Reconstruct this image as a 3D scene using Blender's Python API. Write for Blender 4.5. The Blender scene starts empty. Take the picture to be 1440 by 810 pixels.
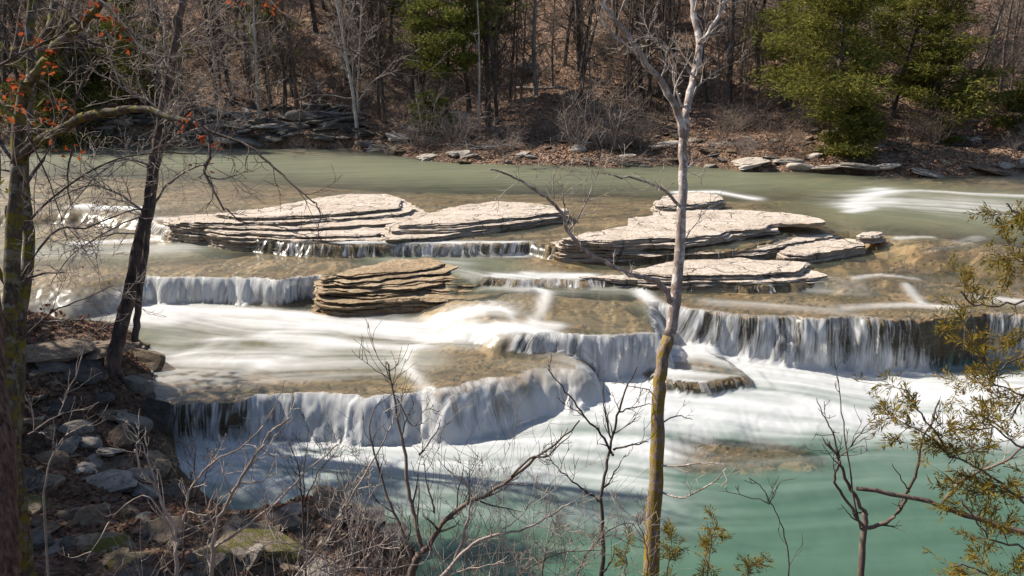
EXPO = 0.9
import bpy, math, random
import numpy as np
from mathutils import Vector, Matrix, geometry
R = math.radians
SC = bpy.context.scene
COL = SC.collection

# ------------------------------------------------------------------ camera
HC = 9.2; PITCH = R(17.0); FPX = 1120.0
CP, SP = math.cos(PITCH), math.sin(PITCH)
cam_d = bpy.data.cameras.new('camera'); cam = bpy.data.objects.new('camera', cam_d); COL.objects.link(cam)
cam.location = (0, 0, HC); cam.rotation_euler = (R(90) - PITCH, 0, 0)
cam_d.sensor_width = 36; cam_d.lens = 36 * FPX / 1440; cam_d.clip_end = 2000; cam_d.clip_start = 0.05
SC.camera = cam

def ray(px, py):
    a = (px - 720) / FPX; b = (405 - py) / FPX
    return np.array((a, CP + b * SP, -SP + b * CP))
def at(px, py, z):            # point of level z seen at that picture position
    d = ray(px, py); t = (z - HC) / d[2]
    return (d[0] * t, d[1] * t)
def deep(px, py, D):          # point at distance D along the view axis
    d = ray(px, py) * D
    return Vector((d[0], d[1], HC + d[2]))

# ------------------------------------------------------------------ noise
def _h(ix, iy, s):
    n = (ix.astype(np.int64) * 374761393 + iy.astype(np.int64) * 668265263 + s * 1442695041) & 0xffffffff
    n = ((n ^ (n >> 13)) * 1274126177) & 0xffffffff
    n = (n ^ (n >> 16)) & 0xffffffff
    return n.astype(np.float64) / 4294967295.0
def vn(x, y, s=0):
    x = np.asarray(x, float); y = np.asarray(y, float)
    ix = np.floor(x); iy = np.floor(y); fx = x - ix; fy = y - iy
    fx = fx * fx * (3 - 2 * fx); fy = fy * fy * (3 - 2 * fy)
    a = _h(ix, iy, s); b = _h(ix + 1, iy, s); c = _h(ix, iy + 1, s); d = _h(ix + 1, iy + 1, s)
    return (a * (1 - fx) + b * fx) * (1 - fy) + (c * (1 - fx) + d * fx) * fy
def fbm(x, y, s=0, o=4):
    v = 0; a = .5; t = 0
    for k in range(o):
        v = v + a * vn(x, y, s + k * 17); t += a; a *= .5; x = x * 2.03 + 3.1; y = y * 2.03 + 1.7
    return v / t            # 0..1

def sdpoly(X, Y, P, K=None):
    """signed distance (negative inside) to polygon P; also the value K carried by its vertices at the nearest edge, and arc length"""
    P = np.asarray(P, float); n = len(P)
    best = np.full(X.shape, 1e9); kk = np.zeros(X.shape + (3,)); ss = np.zeros(X.shape)
    ins = np.zeros(X.shape, bool); L = 0
    for i in range(n):
        a = P[i]; b = P[(i + 1) % n]; e = b - a; l2 = e @ e + 1e-12
        t = np.clip(((X - a[0]) * e[0] + (Y - a[1]) * e[1]) / l2, 0, 1)
        d = (X - a[0] - t * e[0]) ** 2 + (Y - a[1] - t * e[1]) ** 2
        m = d < best; best[m] = d[m]
        if K is not None:
            A = K[i]; Bk = K[(i + 1) % n]
            for c3 in (0, 1): kk[..., c3][m] = (A[c3] * (1 - t) + Bk[c3] * t)[m]
            kk[..., 2][m] = A[2] if A[2] == Bk[2] else 0
        ss[m] = (L + t * math.sqrt(l2))[m]; L += math.sqrt(l2)
        c = ((a[1] > Y) != (b[1] > Y)) & (X < (b[0] - a[0]) * (Y - a[1]) / (b[1] - a[1] + 1e-12) + a[0])
        ins ^= c
    d = np.sqrt(best); d[ins] *= -1
    return d, kk, ss
def sdline(X, Y, P):
    P = np.asarray(P, float); best = np.full(X.shape, 1e9); tx = np.zeros(X.shape); ty = np.zeros(X.shape)
    for i in range(len(P) - 1):
        a = P[i]; b = P[i + 1]; e = b - a; l2 = e @ e + 1e-12
        t = np.clip(((X - a[0]) * e[0] + (Y - a[1]) * e[1]) / l2, 0, 1)
        d = (X - a[0] - t * e[0]) ** 2 + (Y - a[1] - t * e[1]) ** 2
        m = d < best; best[m] = d[m]; tx[m] = e[0] / math.sqrt(l2); ty[m] = e[1] / math.sqrt(l2)
    return np.sqrt(best), tx, ty

# ------------------------------------------------------------------ object helpers
def tag(o, label=None, cat=None, group=None, kind=None):
    if label: o['label'] = label
    if cat: o['category'] = cat
    if group: o['group'] = group
    if kind: o['kind'] = kind
    return o
def empty(name, loc=(0, 0, 0)):
    o = bpy.data.objects.new(name, None); COL.objects.link(o); o.location = loc; o.empty_display_size = .2
    return o
def mesh(name, verts, faces, mat, parent=None, smooth=False, attrs=None):
    me = bpy.data.meshes.new(name)
    verts = np.asarray(verts, np.float32).reshape(-1, 3)
    if isinstance(faces, np.ndarray) and faces.ndim == 2:
        k = faces.shape[1]; nf = len(faces)
        me.vertices.add(len(verts)); me.vertices.foreach_set('co', verts.ravel())
        me.loops.add(nf * k); me.loops.foreach_set('vertex_index', faces.astype(np.int32).ravel())
        me.polygons.add(nf); me.polygons.foreach_set('loop_start', np.arange(0, nf * k, k, dtype=np.int32))
        me.polygons.foreach_set('loop_total', np.full(nf, k, np.int32))
        me.update(calc_edges=True)
    else:
        me.from_pydata([tuple(v) for v in verts.tolist()], [], [tuple(f) for f in faces])
        me.update()
    if attrs:
        for k, v in attrs.items():
            a = me.attributes.new(k, 'FLOAT', 'POINT'); a.data.foreach_set('value', np.asarray(v, np.float32).ravel())
    if smooth: me.polygons.foreach_set('use_smooth', np.ones(len(me.polygons), bool))
    me.materials.append(mat)
    o = bpy.data.objects.new(name, me); COL.objects.link(o)
    if parent: 
        o.parent = parent
        off = Vector((0, 0, 0)); q_ = parent
        while q_ is not None: off += q_.location; q_ = q_.parent
        if off.length > 0: me.transform(Matrix.Translation(-off))
    return o
def copy_tree(o, loc, rz=0, sc=1, tilt=(0, 0)):
    r = o.copy(); COL.objects.link(r)
    for ch in o.children:
        c = ch.copy(); COL.objects.link(c); c.parent = r
        for g in ch.children:
            d = g.copy(); COL.objects.link(d); d.parent = c
    r.location = loc; r.rotation_euler = (tilt[0], tilt[1], rz); r.scale = (sc, sc, sc) if np.isscalar(sc) else sc
    return r

class TB:                      # tube builder
    def __init__(s): s.v = []; s.f = []
    def add(s, pts, rad, n=5, cap=True, rough=0, rng=random):
        pts = [Vector(p) for p in pts]; m = len(pts)
        if m < 2: return
        base = len(s.v); ref = Vector((0.31, 0.22, .93))
        for i, p in enumerate(pts):
            t = (pts[min(i + 1, m - 1)] - pts[max(i - 1, 0)])
            if t.length < 1e-9: t = Vector((0, 0, 1))
            t.normalize()
            if abs(t.dot(ref)) > .95: rr = Vector((1, .1, 0))
            else: rr = ref
            a = t.cross(rr).normalized(); b = t.cross(a)
            for k in range(n):
                an = 2 * math.pi * k / n
                r = rad[i] * (1 + (rng.uniform(-rough, rough) if rough else 0))
                s.v.append(tuple(p + a * (math.cos(an) * r) + b * (math.sin(an) * r)))
        for i in range(m - 1):
            for k in range(n):
                k2 = (k + 1) % n
                s.f.append((base + i * n + k, base + i * n + k2, base + (i + 1) * n + k2, base + (i + 1) * n + k))
        if cap:
            s.f.append(tuple(base + k for k in range(n))[::-1]); s.f.append(tuple(base + (m - 1) * n + k for k in range(n)))
    def build(s, name, mat, parent=None, smooth=True):
        return mesh(name, s.v, s.f, mat, parent, smooth)

def rvec(rng, s=1):
    return Vector((rng.gauss(0, s), rng.gauss(0, s), rng.gauss(0, s)))
def grow(tb, p, d, L, r, lev, rng, up=.15, crook=.22, kids=(3, 5), ratio=.55, spread=(35, 65), minr=.004, nseg=5, sides=5, shift=0.0):
    """wandering branch with side branches; down to lev generations"""
    p = Vector(p); d = Vector(d).normalized(); pts = [p.copy()]; rad = [r]; dirs = [d.copy()]
    for i in range(nseg):
        d = (d + rvec(rng, crook) + Vector((0, 0, up * .5))).normalized()
        p = p + d * (L / nseg); pts.append(p.copy()); dirs.append(d.copy())
        rad.append(max(minr * .6, r * (1 - .75 * (i + 1) / nseg)))
    tb.add(pts, rad, sides if lev > 0 else 3, cap=False)
    if lev <= 0: return
    for k in range(rng.randint(*kids)):
        t = rng.uniform(.25 + shift, .98) * nseg; i = min(int(t), nseg - 1); f = t - i
        q = pts[i].lerp(pts[i + 1], f); rr = rad[i] * (1 - f) + rad[i + 1] * f
        ax = dirs[i].cross(rvec(rng)).normalized()
        nd = Matrix.Rotation(R(rng.uniform(*spread)), 3, ax) @ dirs[i + 1]
        grow(tb, q, nd, L * ratio * rng.uniform(.6, 1.15), max(minr, rr * .6), lev - 1, rng, up, crook, kids, ratio, spread, minr, max(3, nseg - 1), max(3, sides - 1))

# ------------------------------------------------------------------ materials
def mat(name):
    m = bpy.data.materials.new(name); m.use_nodes = True; nt = m.node_tree; nt.nodes.clear()
    out = nt.nodes.new('ShaderNodeOutputMaterial')
    return m, nt, out
def N(nt, t, **kw):
    n = nt.nodes.new(t)
    for k, v in kw.items():
        if k.startswith('i_'): n.inputs[k[2:].replace('_', ' ')].default_value = v
        elif isinstance(k, str): setattr(n, k, v)
    return n
def noise(nt, scale, detail=6, rough=.6, vec=None, dist=0, stretch=None):
    n = N(nt, 'ShaderNodeTexNoise'); n.inputs['Scale'].default_value = scale; n.inputs['Detail'].default_value = detail
    n.inputs['Roughness'].default_value = rough; n.inputs['Distortion'].default_value = dist
    if vec is None:
        vec = N(nt, 'ShaderNodeNewGeometry').outputs['Position']
    if stretch:
        m = N(nt, 'ShaderNodeMapping'); m.inputs['Scale'].default_value = stretch; nt.links.new(vec, m.inputs['Vector']); vec = m.outputs[0]
    nt.links.new(vec, n.inputs['Vector'])
    return n.outputs['Fac']
def ramp(nt, fac, stops):
    r = N(nt, 'ShaderNodeValToRGB'); e = r.color_ramp.elements
    while len(e) < len(stops): e.new(.5)
    for i, (p, c) in enumerate(stops):
        e[i].position = p; e[i].color = (c[0], c[1], c[2], 1) if not np.isscalar(c) else (c, c, c, 1)
    nt.links.new(fac, r.inputs[0]); return r.outputs[0]
def mixc(nt, fac, a, b, mode='MIX'):
    m = N(nt, 'ShaderNodeMix'); m.data_type = 'RGBA'; m.blend_type = mode
    for i, v in ((0, fac), (6, a), (7, b)):
        if hasattr(v, 'node'): nt.links.new(v, m.inputs[i])
        elif np.isscalar(v): m.inputs[i].default_value = v
        else: m.inputs[i].default_value = (*v, 1)
    return m.outputs[2]
def mth(nt, op, a, b=None, c=None, clamp=False):
    m = N(nt, 'ShaderNodeMath'); m.operation = op; m.use_clamp = clamp
    for i, v in enumerate((a, b, c)):
        if v is None: continue
        if hasattr(v, 'node'): nt.links.new(v, m.inputs[i])
        else: m.inputs[i].default_value = v
    return m.outputs[0]
def attr(nt, name):
    a = N(nt, 'ShaderNodeAttribute'); a.attribute_name = name; return a.outputs['Fac']
def bump(nt, h, strength=.5, dist=.05, nrm=None):
    b = N(nt, 'ShaderNodeBump'); b.inputs['Strength'].default_value = strength; b.inputs['Distance'].default_value = dist
    nt.links.new(h, b.inputs['Height'])
    if nrm: nt.links.new(nrm, b.inputs['Normal'])
    return b.outputs[0]
def princ(nt, out, col, rough=.9, nrm=None, spec=.3):
    p = N(nt, 'ShaderNodeBsdfPrincipled')
    if hasattr(col, 'node'): nt.links.new(col, p.inputs['Base Color'])
    else: p.inputs['Base Color'].default_value = (*col, 1)
    if hasattr(rough, 'node'): nt.links.new(rough, p.inputs['Roughness'])
    else: p.inputs['Roughness'].default_value = rough
    p.inputs['Specular IOR Level'].default_value = spec
    if nrm: nt.links.new(nrm, p.inputs['Normal'])
    nt.links.new(p.outputs[0], out.inputs[0]); return p

def objvar(nt):                # a little per-object variation
    return N(nt, 'ShaderNodeObjectInfo').outputs['Random']

def cracks(nt, scale, st, width=.035):
    v = N(nt, 'ShaderNodeTexVoronoi'); v.feature = 'DISTANCE_TO_EDGE'; v.inputs['Scale'].default_value = scale
    p = N(nt, 'ShaderNodeNewGeometry').outputs['Position']; nz_ = N(nt, 'ShaderNodeTexNoise'); nz_.inputs['Scale'].default_value = 1.8; nz_.inputs['Detail'].default_value = 6; nt.links.new(p, nz_.inputs['Vector'])
    ad = N(nt, 'ShaderNodeVectorMath'); ad.operation = 'MULTIPLY_ADD'; nt.links.new(nz_.outputs['Color'], ad.inputs[0]); ad.inputs[1].default_value = (.9, .9, .9); nt.links.new(p, ad.inputs[2])
    m = N(nt, 'ShaderNodeMapping'); m.inputs['Scale'].default_value = st; nt.links.new(ad.outputs[0], m.inputs['Vector']); nt.links.new(m.outputs[0], v.inputs['Vector'])
    c = ramp(nt, v.outputs['Distance'], [(0, 1), (width, 0)])
    return mth(nt, 'MULTIPLY', c, ramp(nt, noise(nt, .8, 3, .5), [(.42, 0), (.55, 1)]))
def m_limestone():
    m, nt, out = mat('pale_limestone')
    a = noise(nt, .9, 8, .65); b = noise(nt, 7, 6, .7); c = noise(nt, 30, 4, .7)
    s = noise(nt, 3.2, 5, .6, stretch=(.5, .9, 9))
    col = ramp(nt, a, [(.3, (.44, .35, .275)), (.5, (.56, .47, .385)), (.72, (.64, .55, .465))])
    col = mixc(nt, ramp(nt, b, [(.30, 0.85), (.46, 0)]), col, (.22, .175, .13))
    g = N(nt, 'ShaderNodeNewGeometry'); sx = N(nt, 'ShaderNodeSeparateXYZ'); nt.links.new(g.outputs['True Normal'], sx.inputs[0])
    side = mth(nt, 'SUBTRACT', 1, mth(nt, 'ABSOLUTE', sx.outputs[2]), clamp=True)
    # steep bedding edges darker: shade of the slab fronts painted into the colour
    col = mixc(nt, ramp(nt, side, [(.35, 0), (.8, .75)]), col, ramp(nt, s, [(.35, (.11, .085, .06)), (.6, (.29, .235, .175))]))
    cr = cracks(nt, .75, (1, 1.5, .3)); col = mixc(nt, mth(nt, 'MULTIPLY', cr, .8), col, (.12, .09, .06))
    h = mth(nt, 'SUBTRACT', mth(nt, 'ADD', mth(nt, 'MULTIPLY', b, 1.0), mth(nt, 'MULTIPLY', c, .45)), mth(nt, 'MULTIPLY', cr, .8))
    princ(nt, out, col, .9, bump(nt, h, 1.0, .09)); return m
def m_brownrock():
    m, nt, out = mat('weathered_brown_limestone')
    a = noise(nt, 1.3, 8, .65); b = noise(nt, 9, 6, .7); s = noise(nt, 2.2, 6, .65, stretch=(.6, .9, 10))
    col = ramp(nt, a, [(.3, (.17, .11, .055)), (.5, (.32, .225, .13)), (.7, (.46, .355, .24))])
    col = mixc(nt, ramp(nt, b, [(.32, 0.85), (.5, 0)]), col, (.08, .06, .035))
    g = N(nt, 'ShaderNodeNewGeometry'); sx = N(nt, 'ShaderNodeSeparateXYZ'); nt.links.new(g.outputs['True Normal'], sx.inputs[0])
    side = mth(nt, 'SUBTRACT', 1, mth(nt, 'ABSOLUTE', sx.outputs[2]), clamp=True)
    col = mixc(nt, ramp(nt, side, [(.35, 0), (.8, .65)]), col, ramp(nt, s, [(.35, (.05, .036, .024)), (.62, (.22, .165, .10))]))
    princ(nt, out, col, .75, bump(nt, b, .9, .06), .35); return m
def m_bed():
    m, nt, out = mat('wet_riverbed_rock')
    a = noise(nt, .45, 8, .6); b = noise(nt, 5, 6, .7, stretch=(.6, 1.3, 3)); s = noise(nt, 1.6, 7, .7, stretch=(.35, .9, 8)); f = noise(nt, 22, 4, .7)
    col = ramp(nt, a, [(.28, (.23, .145, .07)), (.48, (.36, .25, .135)), (.7, (.48, .365, .23))])
    col = mixc(nt, ramp(nt, b, [(.35, .6), (.5, 0)]), col, (.17, .12, .06))
    col = mixc(nt, ramp(nt, f, [(.3, .5), (.5, 0)]), col, (.11, .08, .045))
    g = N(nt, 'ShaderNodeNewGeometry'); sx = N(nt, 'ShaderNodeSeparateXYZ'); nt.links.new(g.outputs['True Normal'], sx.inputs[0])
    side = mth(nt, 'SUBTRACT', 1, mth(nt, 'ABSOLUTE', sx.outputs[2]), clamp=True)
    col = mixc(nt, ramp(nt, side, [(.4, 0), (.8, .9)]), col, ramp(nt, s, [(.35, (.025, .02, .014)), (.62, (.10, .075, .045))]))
    cr = cracks(nt, .5, (.8, 1.6, .3), .04); col = mixc(nt, mth(nt, 'MULTIPLY', cr, .85), col, (.05, .035, .02)); al = ramp(nt, noise(nt, .9, 6, .7, stretch=(.5, 1.5, 1)), [(.5, 0), (.66, .7)]); col = mixc(nt, al, col, (.14, .115, .045))
    h = mth(nt, 'ADD', b, mth(nt, 'MULTIPLY', f, .3))
    princ(nt, out, col, .55, bump(nt, h, .8, .06), .4); return m
def m_water(fall=False):
    m, nt, out = mat('falling_water' if fall else 'river_water')
    foam = attr(nt, 'foam'); dep = attr(nt, 'depth'); tint = attr(nt, 'tint'); s = attr(nt, 'arc'); h = attr(nt, 'drop'); lic = attr(nt, 'silk')
    cb = N(nt, 'ShaderNodeCombineXYZ'); nt.links.new(s, cb.inputs[0]); nt.links.new(mth(nt, 'MULTIPLY', h, .09), cb.inputs[1])
    cb2 = N(nt, 'ShaderNodeCombineXYZ'); nt.links.new(s, cb2.inputs[0]); nt.links.new(mth(nt, 'MULTIPLY', h, .5), cb2.inputs[1])
    n1 = noise(nt, 4.2, 3, .65, cb.outputs[0]); n2 = noise(nt, 1.1, 4, .6, cb2.outputs[0]); n3 = noise(nt, 17, 3, .6, cb.outputs[0])
    st = mth(nt, 'ADD', mth(nt, 'MULTIPLY', n1, .62), mth(nt, 'MULTIPLY', n3, .38))
    fa = mth(nt, 'ADD', mth(nt, 'MULTIPLY', mth(nt, 'SUBTRACT', st, .5), 6.5), mth(nt, 'MULTIPLY', mth(nt, 'SUBTRACT', n2, .5), 2.2))
    isf = attr(nt, 'isfall')
    foamf = mth(nt, 'ADD', foam, mth(nt, 'MULTIPLY', mth(nt, 'MULTIPLY', fa, isf), mth(nt, 'SUBTRACT', 1.05, mth(nt, 'MULTIPLY', foam, .6))), clamp=True)
    sil = mth(nt, 'MULTIPLY', mth(nt, 'SUBTRACT', lic, .5), mth(nt, 'MULTIPLY', mth(nt, 'SUBTRACT', 1.35, foam), 2.2))
    foamw = mth(nt, 'MULTIPLY', foam, mth(nt, 'ADD', 1, sil), clamp=True)
    mx = N(nt, 'ShaderNodeMix'); mx.data_type = 'FLOAT'; nt.links.new(isf, mx.inputs[0]); nt.links.new(foamw, mx.inputs[2]); nt.links.new(foamf, mx.inputs[3])
    F = mx.outputs[0]
    # turbidity by depth
    op = mth(nt, 'SUBTRACT', 1, mth(nt, 'POWER', 2.718, mth(nt, 'MULTIPLY', dep, -1.5)))
    tc = mixc(nt, tint, (.165, .17, .10), (.065, .122, .085))  # upper water lighter olive: sun reflection put into its colour
    tc = mixc(nt, ramp(nt, lic, [(.3, .25), (.7, 0)]), tc, (.03, .06, .045))
    dif = N(nt, 'ShaderNodeBsdfDiffuse'); nt.links.new(tc, dif.inputs[0])
    tr = N(nt, 'ShaderNodeBsdfTransparent'); nt.links.new(mixc(nt, 0.0, (.96, .93, .86), (1, 1, 1)), tr.inputs[0])
    m1 = N(nt, 'ShaderNodeMixShader'); nt.links.new(op, m1.inputs[0]); nt.links.new(tr.outputs[0], m1.inputs[1]); nt.links.new(dif.outputs[0], m1.inputs[2])
    gl = N(nt, 'ShaderNodeBsdfGlossy'); gl.inputs['Roughness'].default_value = .3; gl.inputs['Color'].default_value = (.9, .9, .9, 1)
    rip = noise(nt, 2.2, 4, .6, stretch=(.8, 1.6, 1)); nb = bump(nt, mth(nt, 'ADD', mth(nt, 'MULTIPLY', lic, .9), mth(nt, 'MULTIPLY', rip, .5)), .25, .08); nt.links.new(nb, gl.inputs['Normal'])
    fr = N(nt, 'ShaderNodeFresnel'); fr.inputs['IOR'].default_value = 1.33; nt.links.new(nb, fr.inputs['Normal'])
    m2 = N(nt, 'ShaderNodeMixShader'); nt.links.new(mth(nt, 'MULTIPLY', fr.outputs[0], .62), m2.inputs[0]); nt.links.new(m1.outputs[0], m2.inputs[1]); nt.links.new(gl.outputs[0], m2.inputs[2])
    wf = N(nt, 'ShaderNodeBsdfDiffuse'); wf.inputs[0].default_value = (.86, .87, .87, 1)
    wt = N(nt, 'ShaderNodeBsdfTranslucent'); wt.inputs[0].default_value = (.84, .86, .88, 1)
    mw = N(nt, 'ShaderNodeMixShader'); mw.inputs[0].default_value = .45 ; nt.links.new(wf.outputs[0], mw.inputs[1]); nt.links.new(wt.outputs[0], mw.inputs[2])
    m3 = N(nt, 'ShaderNodeMixShader'); nt.links.new(F, m3.inputs[0]); nt.links.new(m2.outputs[0], m3.inputs[1]); nt.links.new(mw.outputs[0], m3.inputs[2])
    nt.links.new(m3.outputs[0], out.inputs[0]); return m
def m_litter(name, dark=1.0):
    m, nt, out = mat(name)
    a = noise(nt, .35, 6, .65); b = noise(nt, 3.0, 6, .75); v = N(nt, 'ShaderNodeTexVoronoi'); v.inputs['Scale'].default_value = 9
    nt.links.new(N(nt, 'ShaderNodeNewGeometry').outputs['Position'], v.inputs['Vector'])
    col = ramp(nt, v.outputs['Color'], [(.15, (.10 * dark, .056 * dark, .036 * dark)), (.5, (.27 * dark, .165 * dark, .115 * dark)), (.85, (.48 * dark, .34 * dark, .25 * dark))])
    col = mixc(nt, ramp(nt, a, [(.35, .0), (.65, .45)]), col, (.30 * dark, .19 * dark, .13 * dark))
    col = mixc(nt, ramp(nt, noise(nt, .14, 5, .6), [(.42, 0), (.6, .55)]), col, (.11, .075, .05)); col = mixc(nt, ramp(nt, noise(nt, .22, 5, .7), [(.56, 0), (.66, .5)]), col, (.30, .25, .16))
    col = mixc(nt, ramp(nt, b, [(.36, .85), (.52, 0)]), col, (.05, .03, .018))
    h = mth(nt, 'ADD', mth(nt, 'MULTIPLY', b, 1.2), mth(nt, 'MULTIPLY', v.outputs['Distance'], .8))
    princ(nt, out, col, .95, bump(nt, h, 1, .18), .1); return m
def m_bark(name, c1, c2, moss=None, mossz=0.0, sc=1, patches=None):
    m, nt, out = mat(name)
    co = N(nt, 'ShaderNodeTexCoord').outputs['Object']
    a = noise(nt, 9 * sc, 7, .7, co, stretch=(1, 1, .22)); b = noise(nt, 2.5 * sc, 5, .65, co)
    col = ramp(nt, a, [(.33, c1), (.62, c2)])
    col = mixc(nt, mth(nt, 'MULTIPLY', ramp(nt, b, [(.4, 0), (.6, 1)]), .4), col, c1)
    if patches: col = mixc(nt, ramp(nt, noise(nt, 5 * sc, 4, .6, co), [(.52, 0), (.58, 1)]), col, patches)
    if moss: col = mixc(nt, ramp(nt, noise(nt, 4.5 * sc, 6, .75, co), [(.5 - mossz, 0), (.56 - mossz, .9)]), col, moss)
    princ(nt, out, col, .9, bump(nt, a, .8, .02), .15); return m
def m_leaf(name, c1, c2, c3=None, trans=.35):
    m, nt, out = mat(name)
    a = noise(nt, 1.3, 4, .6); r = N(nt, 'ShaderNodeNewGeometry').outputs['Random Per Island']
    col = mixc(nt, ramp(nt, a, [(.35, 0), (.65, 1)]), c1, c2)
    if c3: col = mixc(nt, ramp(nt, r, [(.6, 0), (.95, .8)]), col, c3)
    d = N(nt, 'ShaderNodeBsdfDiffuse'); t = N(nt, 'ShaderNodeBsdfTranslucent'); mx = N(nt, 'ShaderNodeMixShader'); mx.inputs[0].default_value = trans
    nt.links.new(col, d.inputs[0]); nt.links.new(col, t.inputs[0]); nt.links.new(d.outputs[0], mx.inputs[1]); nt.links.new(t.outputs[0], mx.inputs[2])
    nt.links.new(mx.outputs[0], out.inputs[0]); return m
def m_stone(name, c1, c2, moss=False):
    m, nt, out = mat(name)
    co = N(nt, 'ShaderNodeNewGeometry').outputs['Position']; a = noise(nt, 2.5, 7, .7, co); b = noise(nt, 14, 6, .7, co)
    col = ramp(nt, a, [(.33, c1), (.66, c2)]); col = mixc(nt, mth(nt, 'MULTIPLY', objvar(nt), .5), col, [x * .5 for x in c1])
    col = mixc(nt, ramp(nt, b, [(.35, .7), (.5, 0)]), col, [x * .35 for x in c1])
    if moss: col = mixc(nt, ramp(nt, noise(nt, 3, 6, .7, co), [(.47, 0), (.54, .95)]), col, (.075, .07, .010))
    princ(nt, out, col, .85, bump(nt, b, .9, .03), .25); return m

M = dict(lime=m_limestone(), brown=m_brownrock(), bed=m_bed(), water=m_water(), fall=m_water(True),
    litter=m_litter('leaf_litter_hillside'), litter2=m_litter('leaf_litter_near_bank', .7),
    bark_dark=m_bark('dark_bark', (.03, .024, .02), (.12, .095, .08), sc=.5), bark_grey=m_bark('grey_bark', (.10, .085, .075), (.30, .27, .24), sc=.5),
    bark_pale=m_bark('pale_bark', (.20, .175, .15), (.50, .46, .42), sc=.5),
    bark_brown=m_bark('brown_bark', (.07, .05, .04), (.21, .16, .13), sc=.5),
    twig=m_bark('pale_twig_bark', (.22, .18, .15), (.50, .43, .37)), twig_dark=m_bark('dark_twig_bark', (.035, .025, .02), (.13, .10, .085)),  # twig is the pale twig bark, twig_dark the dark one
    twig_grey=m_bark('brushwood_bark', (.17, .13, .105), (.40, .33, .28)),
    bark_moss=m_bark('mossy_bark', (.025, .018, .013), (.11, .085, .065), (.13, .105, .012), .0, 2.2, (.15, .13, .11)),
    bark_moss2=m_bark('mossy_grey_bark', (.10, .065, .045), (.34, .265, .215), (.23, .155, .016), .035, 2.6),
    bark_mottled=m_bark('mottled_pale_bark', (.14, .095, .075), (.42, .35, .31), sc=2.2, patches=(.52, .46, .42)),
    bark_rough=m_bark('rough_dark_bark', (.022, .014, .011), (.20, .125, .095), sc=4.5),
    bark_near=m_bark('dark_near_bark', (.03, .02, .016), (.15, .105, .085), sc=1.2),  # dark brown bark of the twin stemmed tree
    cedar=m_leaf('cedar_foliage', (.065, .076, .018), (.15, .147, .036), (.24, .205, .05)), pine=m_leaf('pine_foliage', (.07, .09, .022), (.15, .16, .04), (.22, .19, .05)),
    cedar_near=m_leaf('rusty_cedar_foliage', (.12, .11, .02), (.26, .19, .03), (.20, .09, .03)),
    twig_far=m_bark('far_twig_bark', (.09, .065, .05), (.26, .205, .17)),
    leaf=m_leaf('dead_orange_leaves', (.42, .10, .025), (.28, .06, .025), (.12, .04, .025), .45), leafd=m_leaf('dead_brown_leaves', (.12, .045, .03), (.22, .09, .05)),
    stone_grey=m_stone('grey_stone', (.14, .12, .10), (.38, .33, .28)), stone_brown=m_stone('brown_stone', (.10, .07, .045), (.30, .22, .15)),
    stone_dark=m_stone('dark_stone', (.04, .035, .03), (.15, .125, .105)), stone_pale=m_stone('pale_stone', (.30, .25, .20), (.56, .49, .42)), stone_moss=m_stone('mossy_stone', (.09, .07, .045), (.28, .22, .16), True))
# ------------------------------------------------------------------ the river: tiers of limestone with water over them
def plan(pts, z): return [at(p[0], p[1], z) for p in pts]
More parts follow.
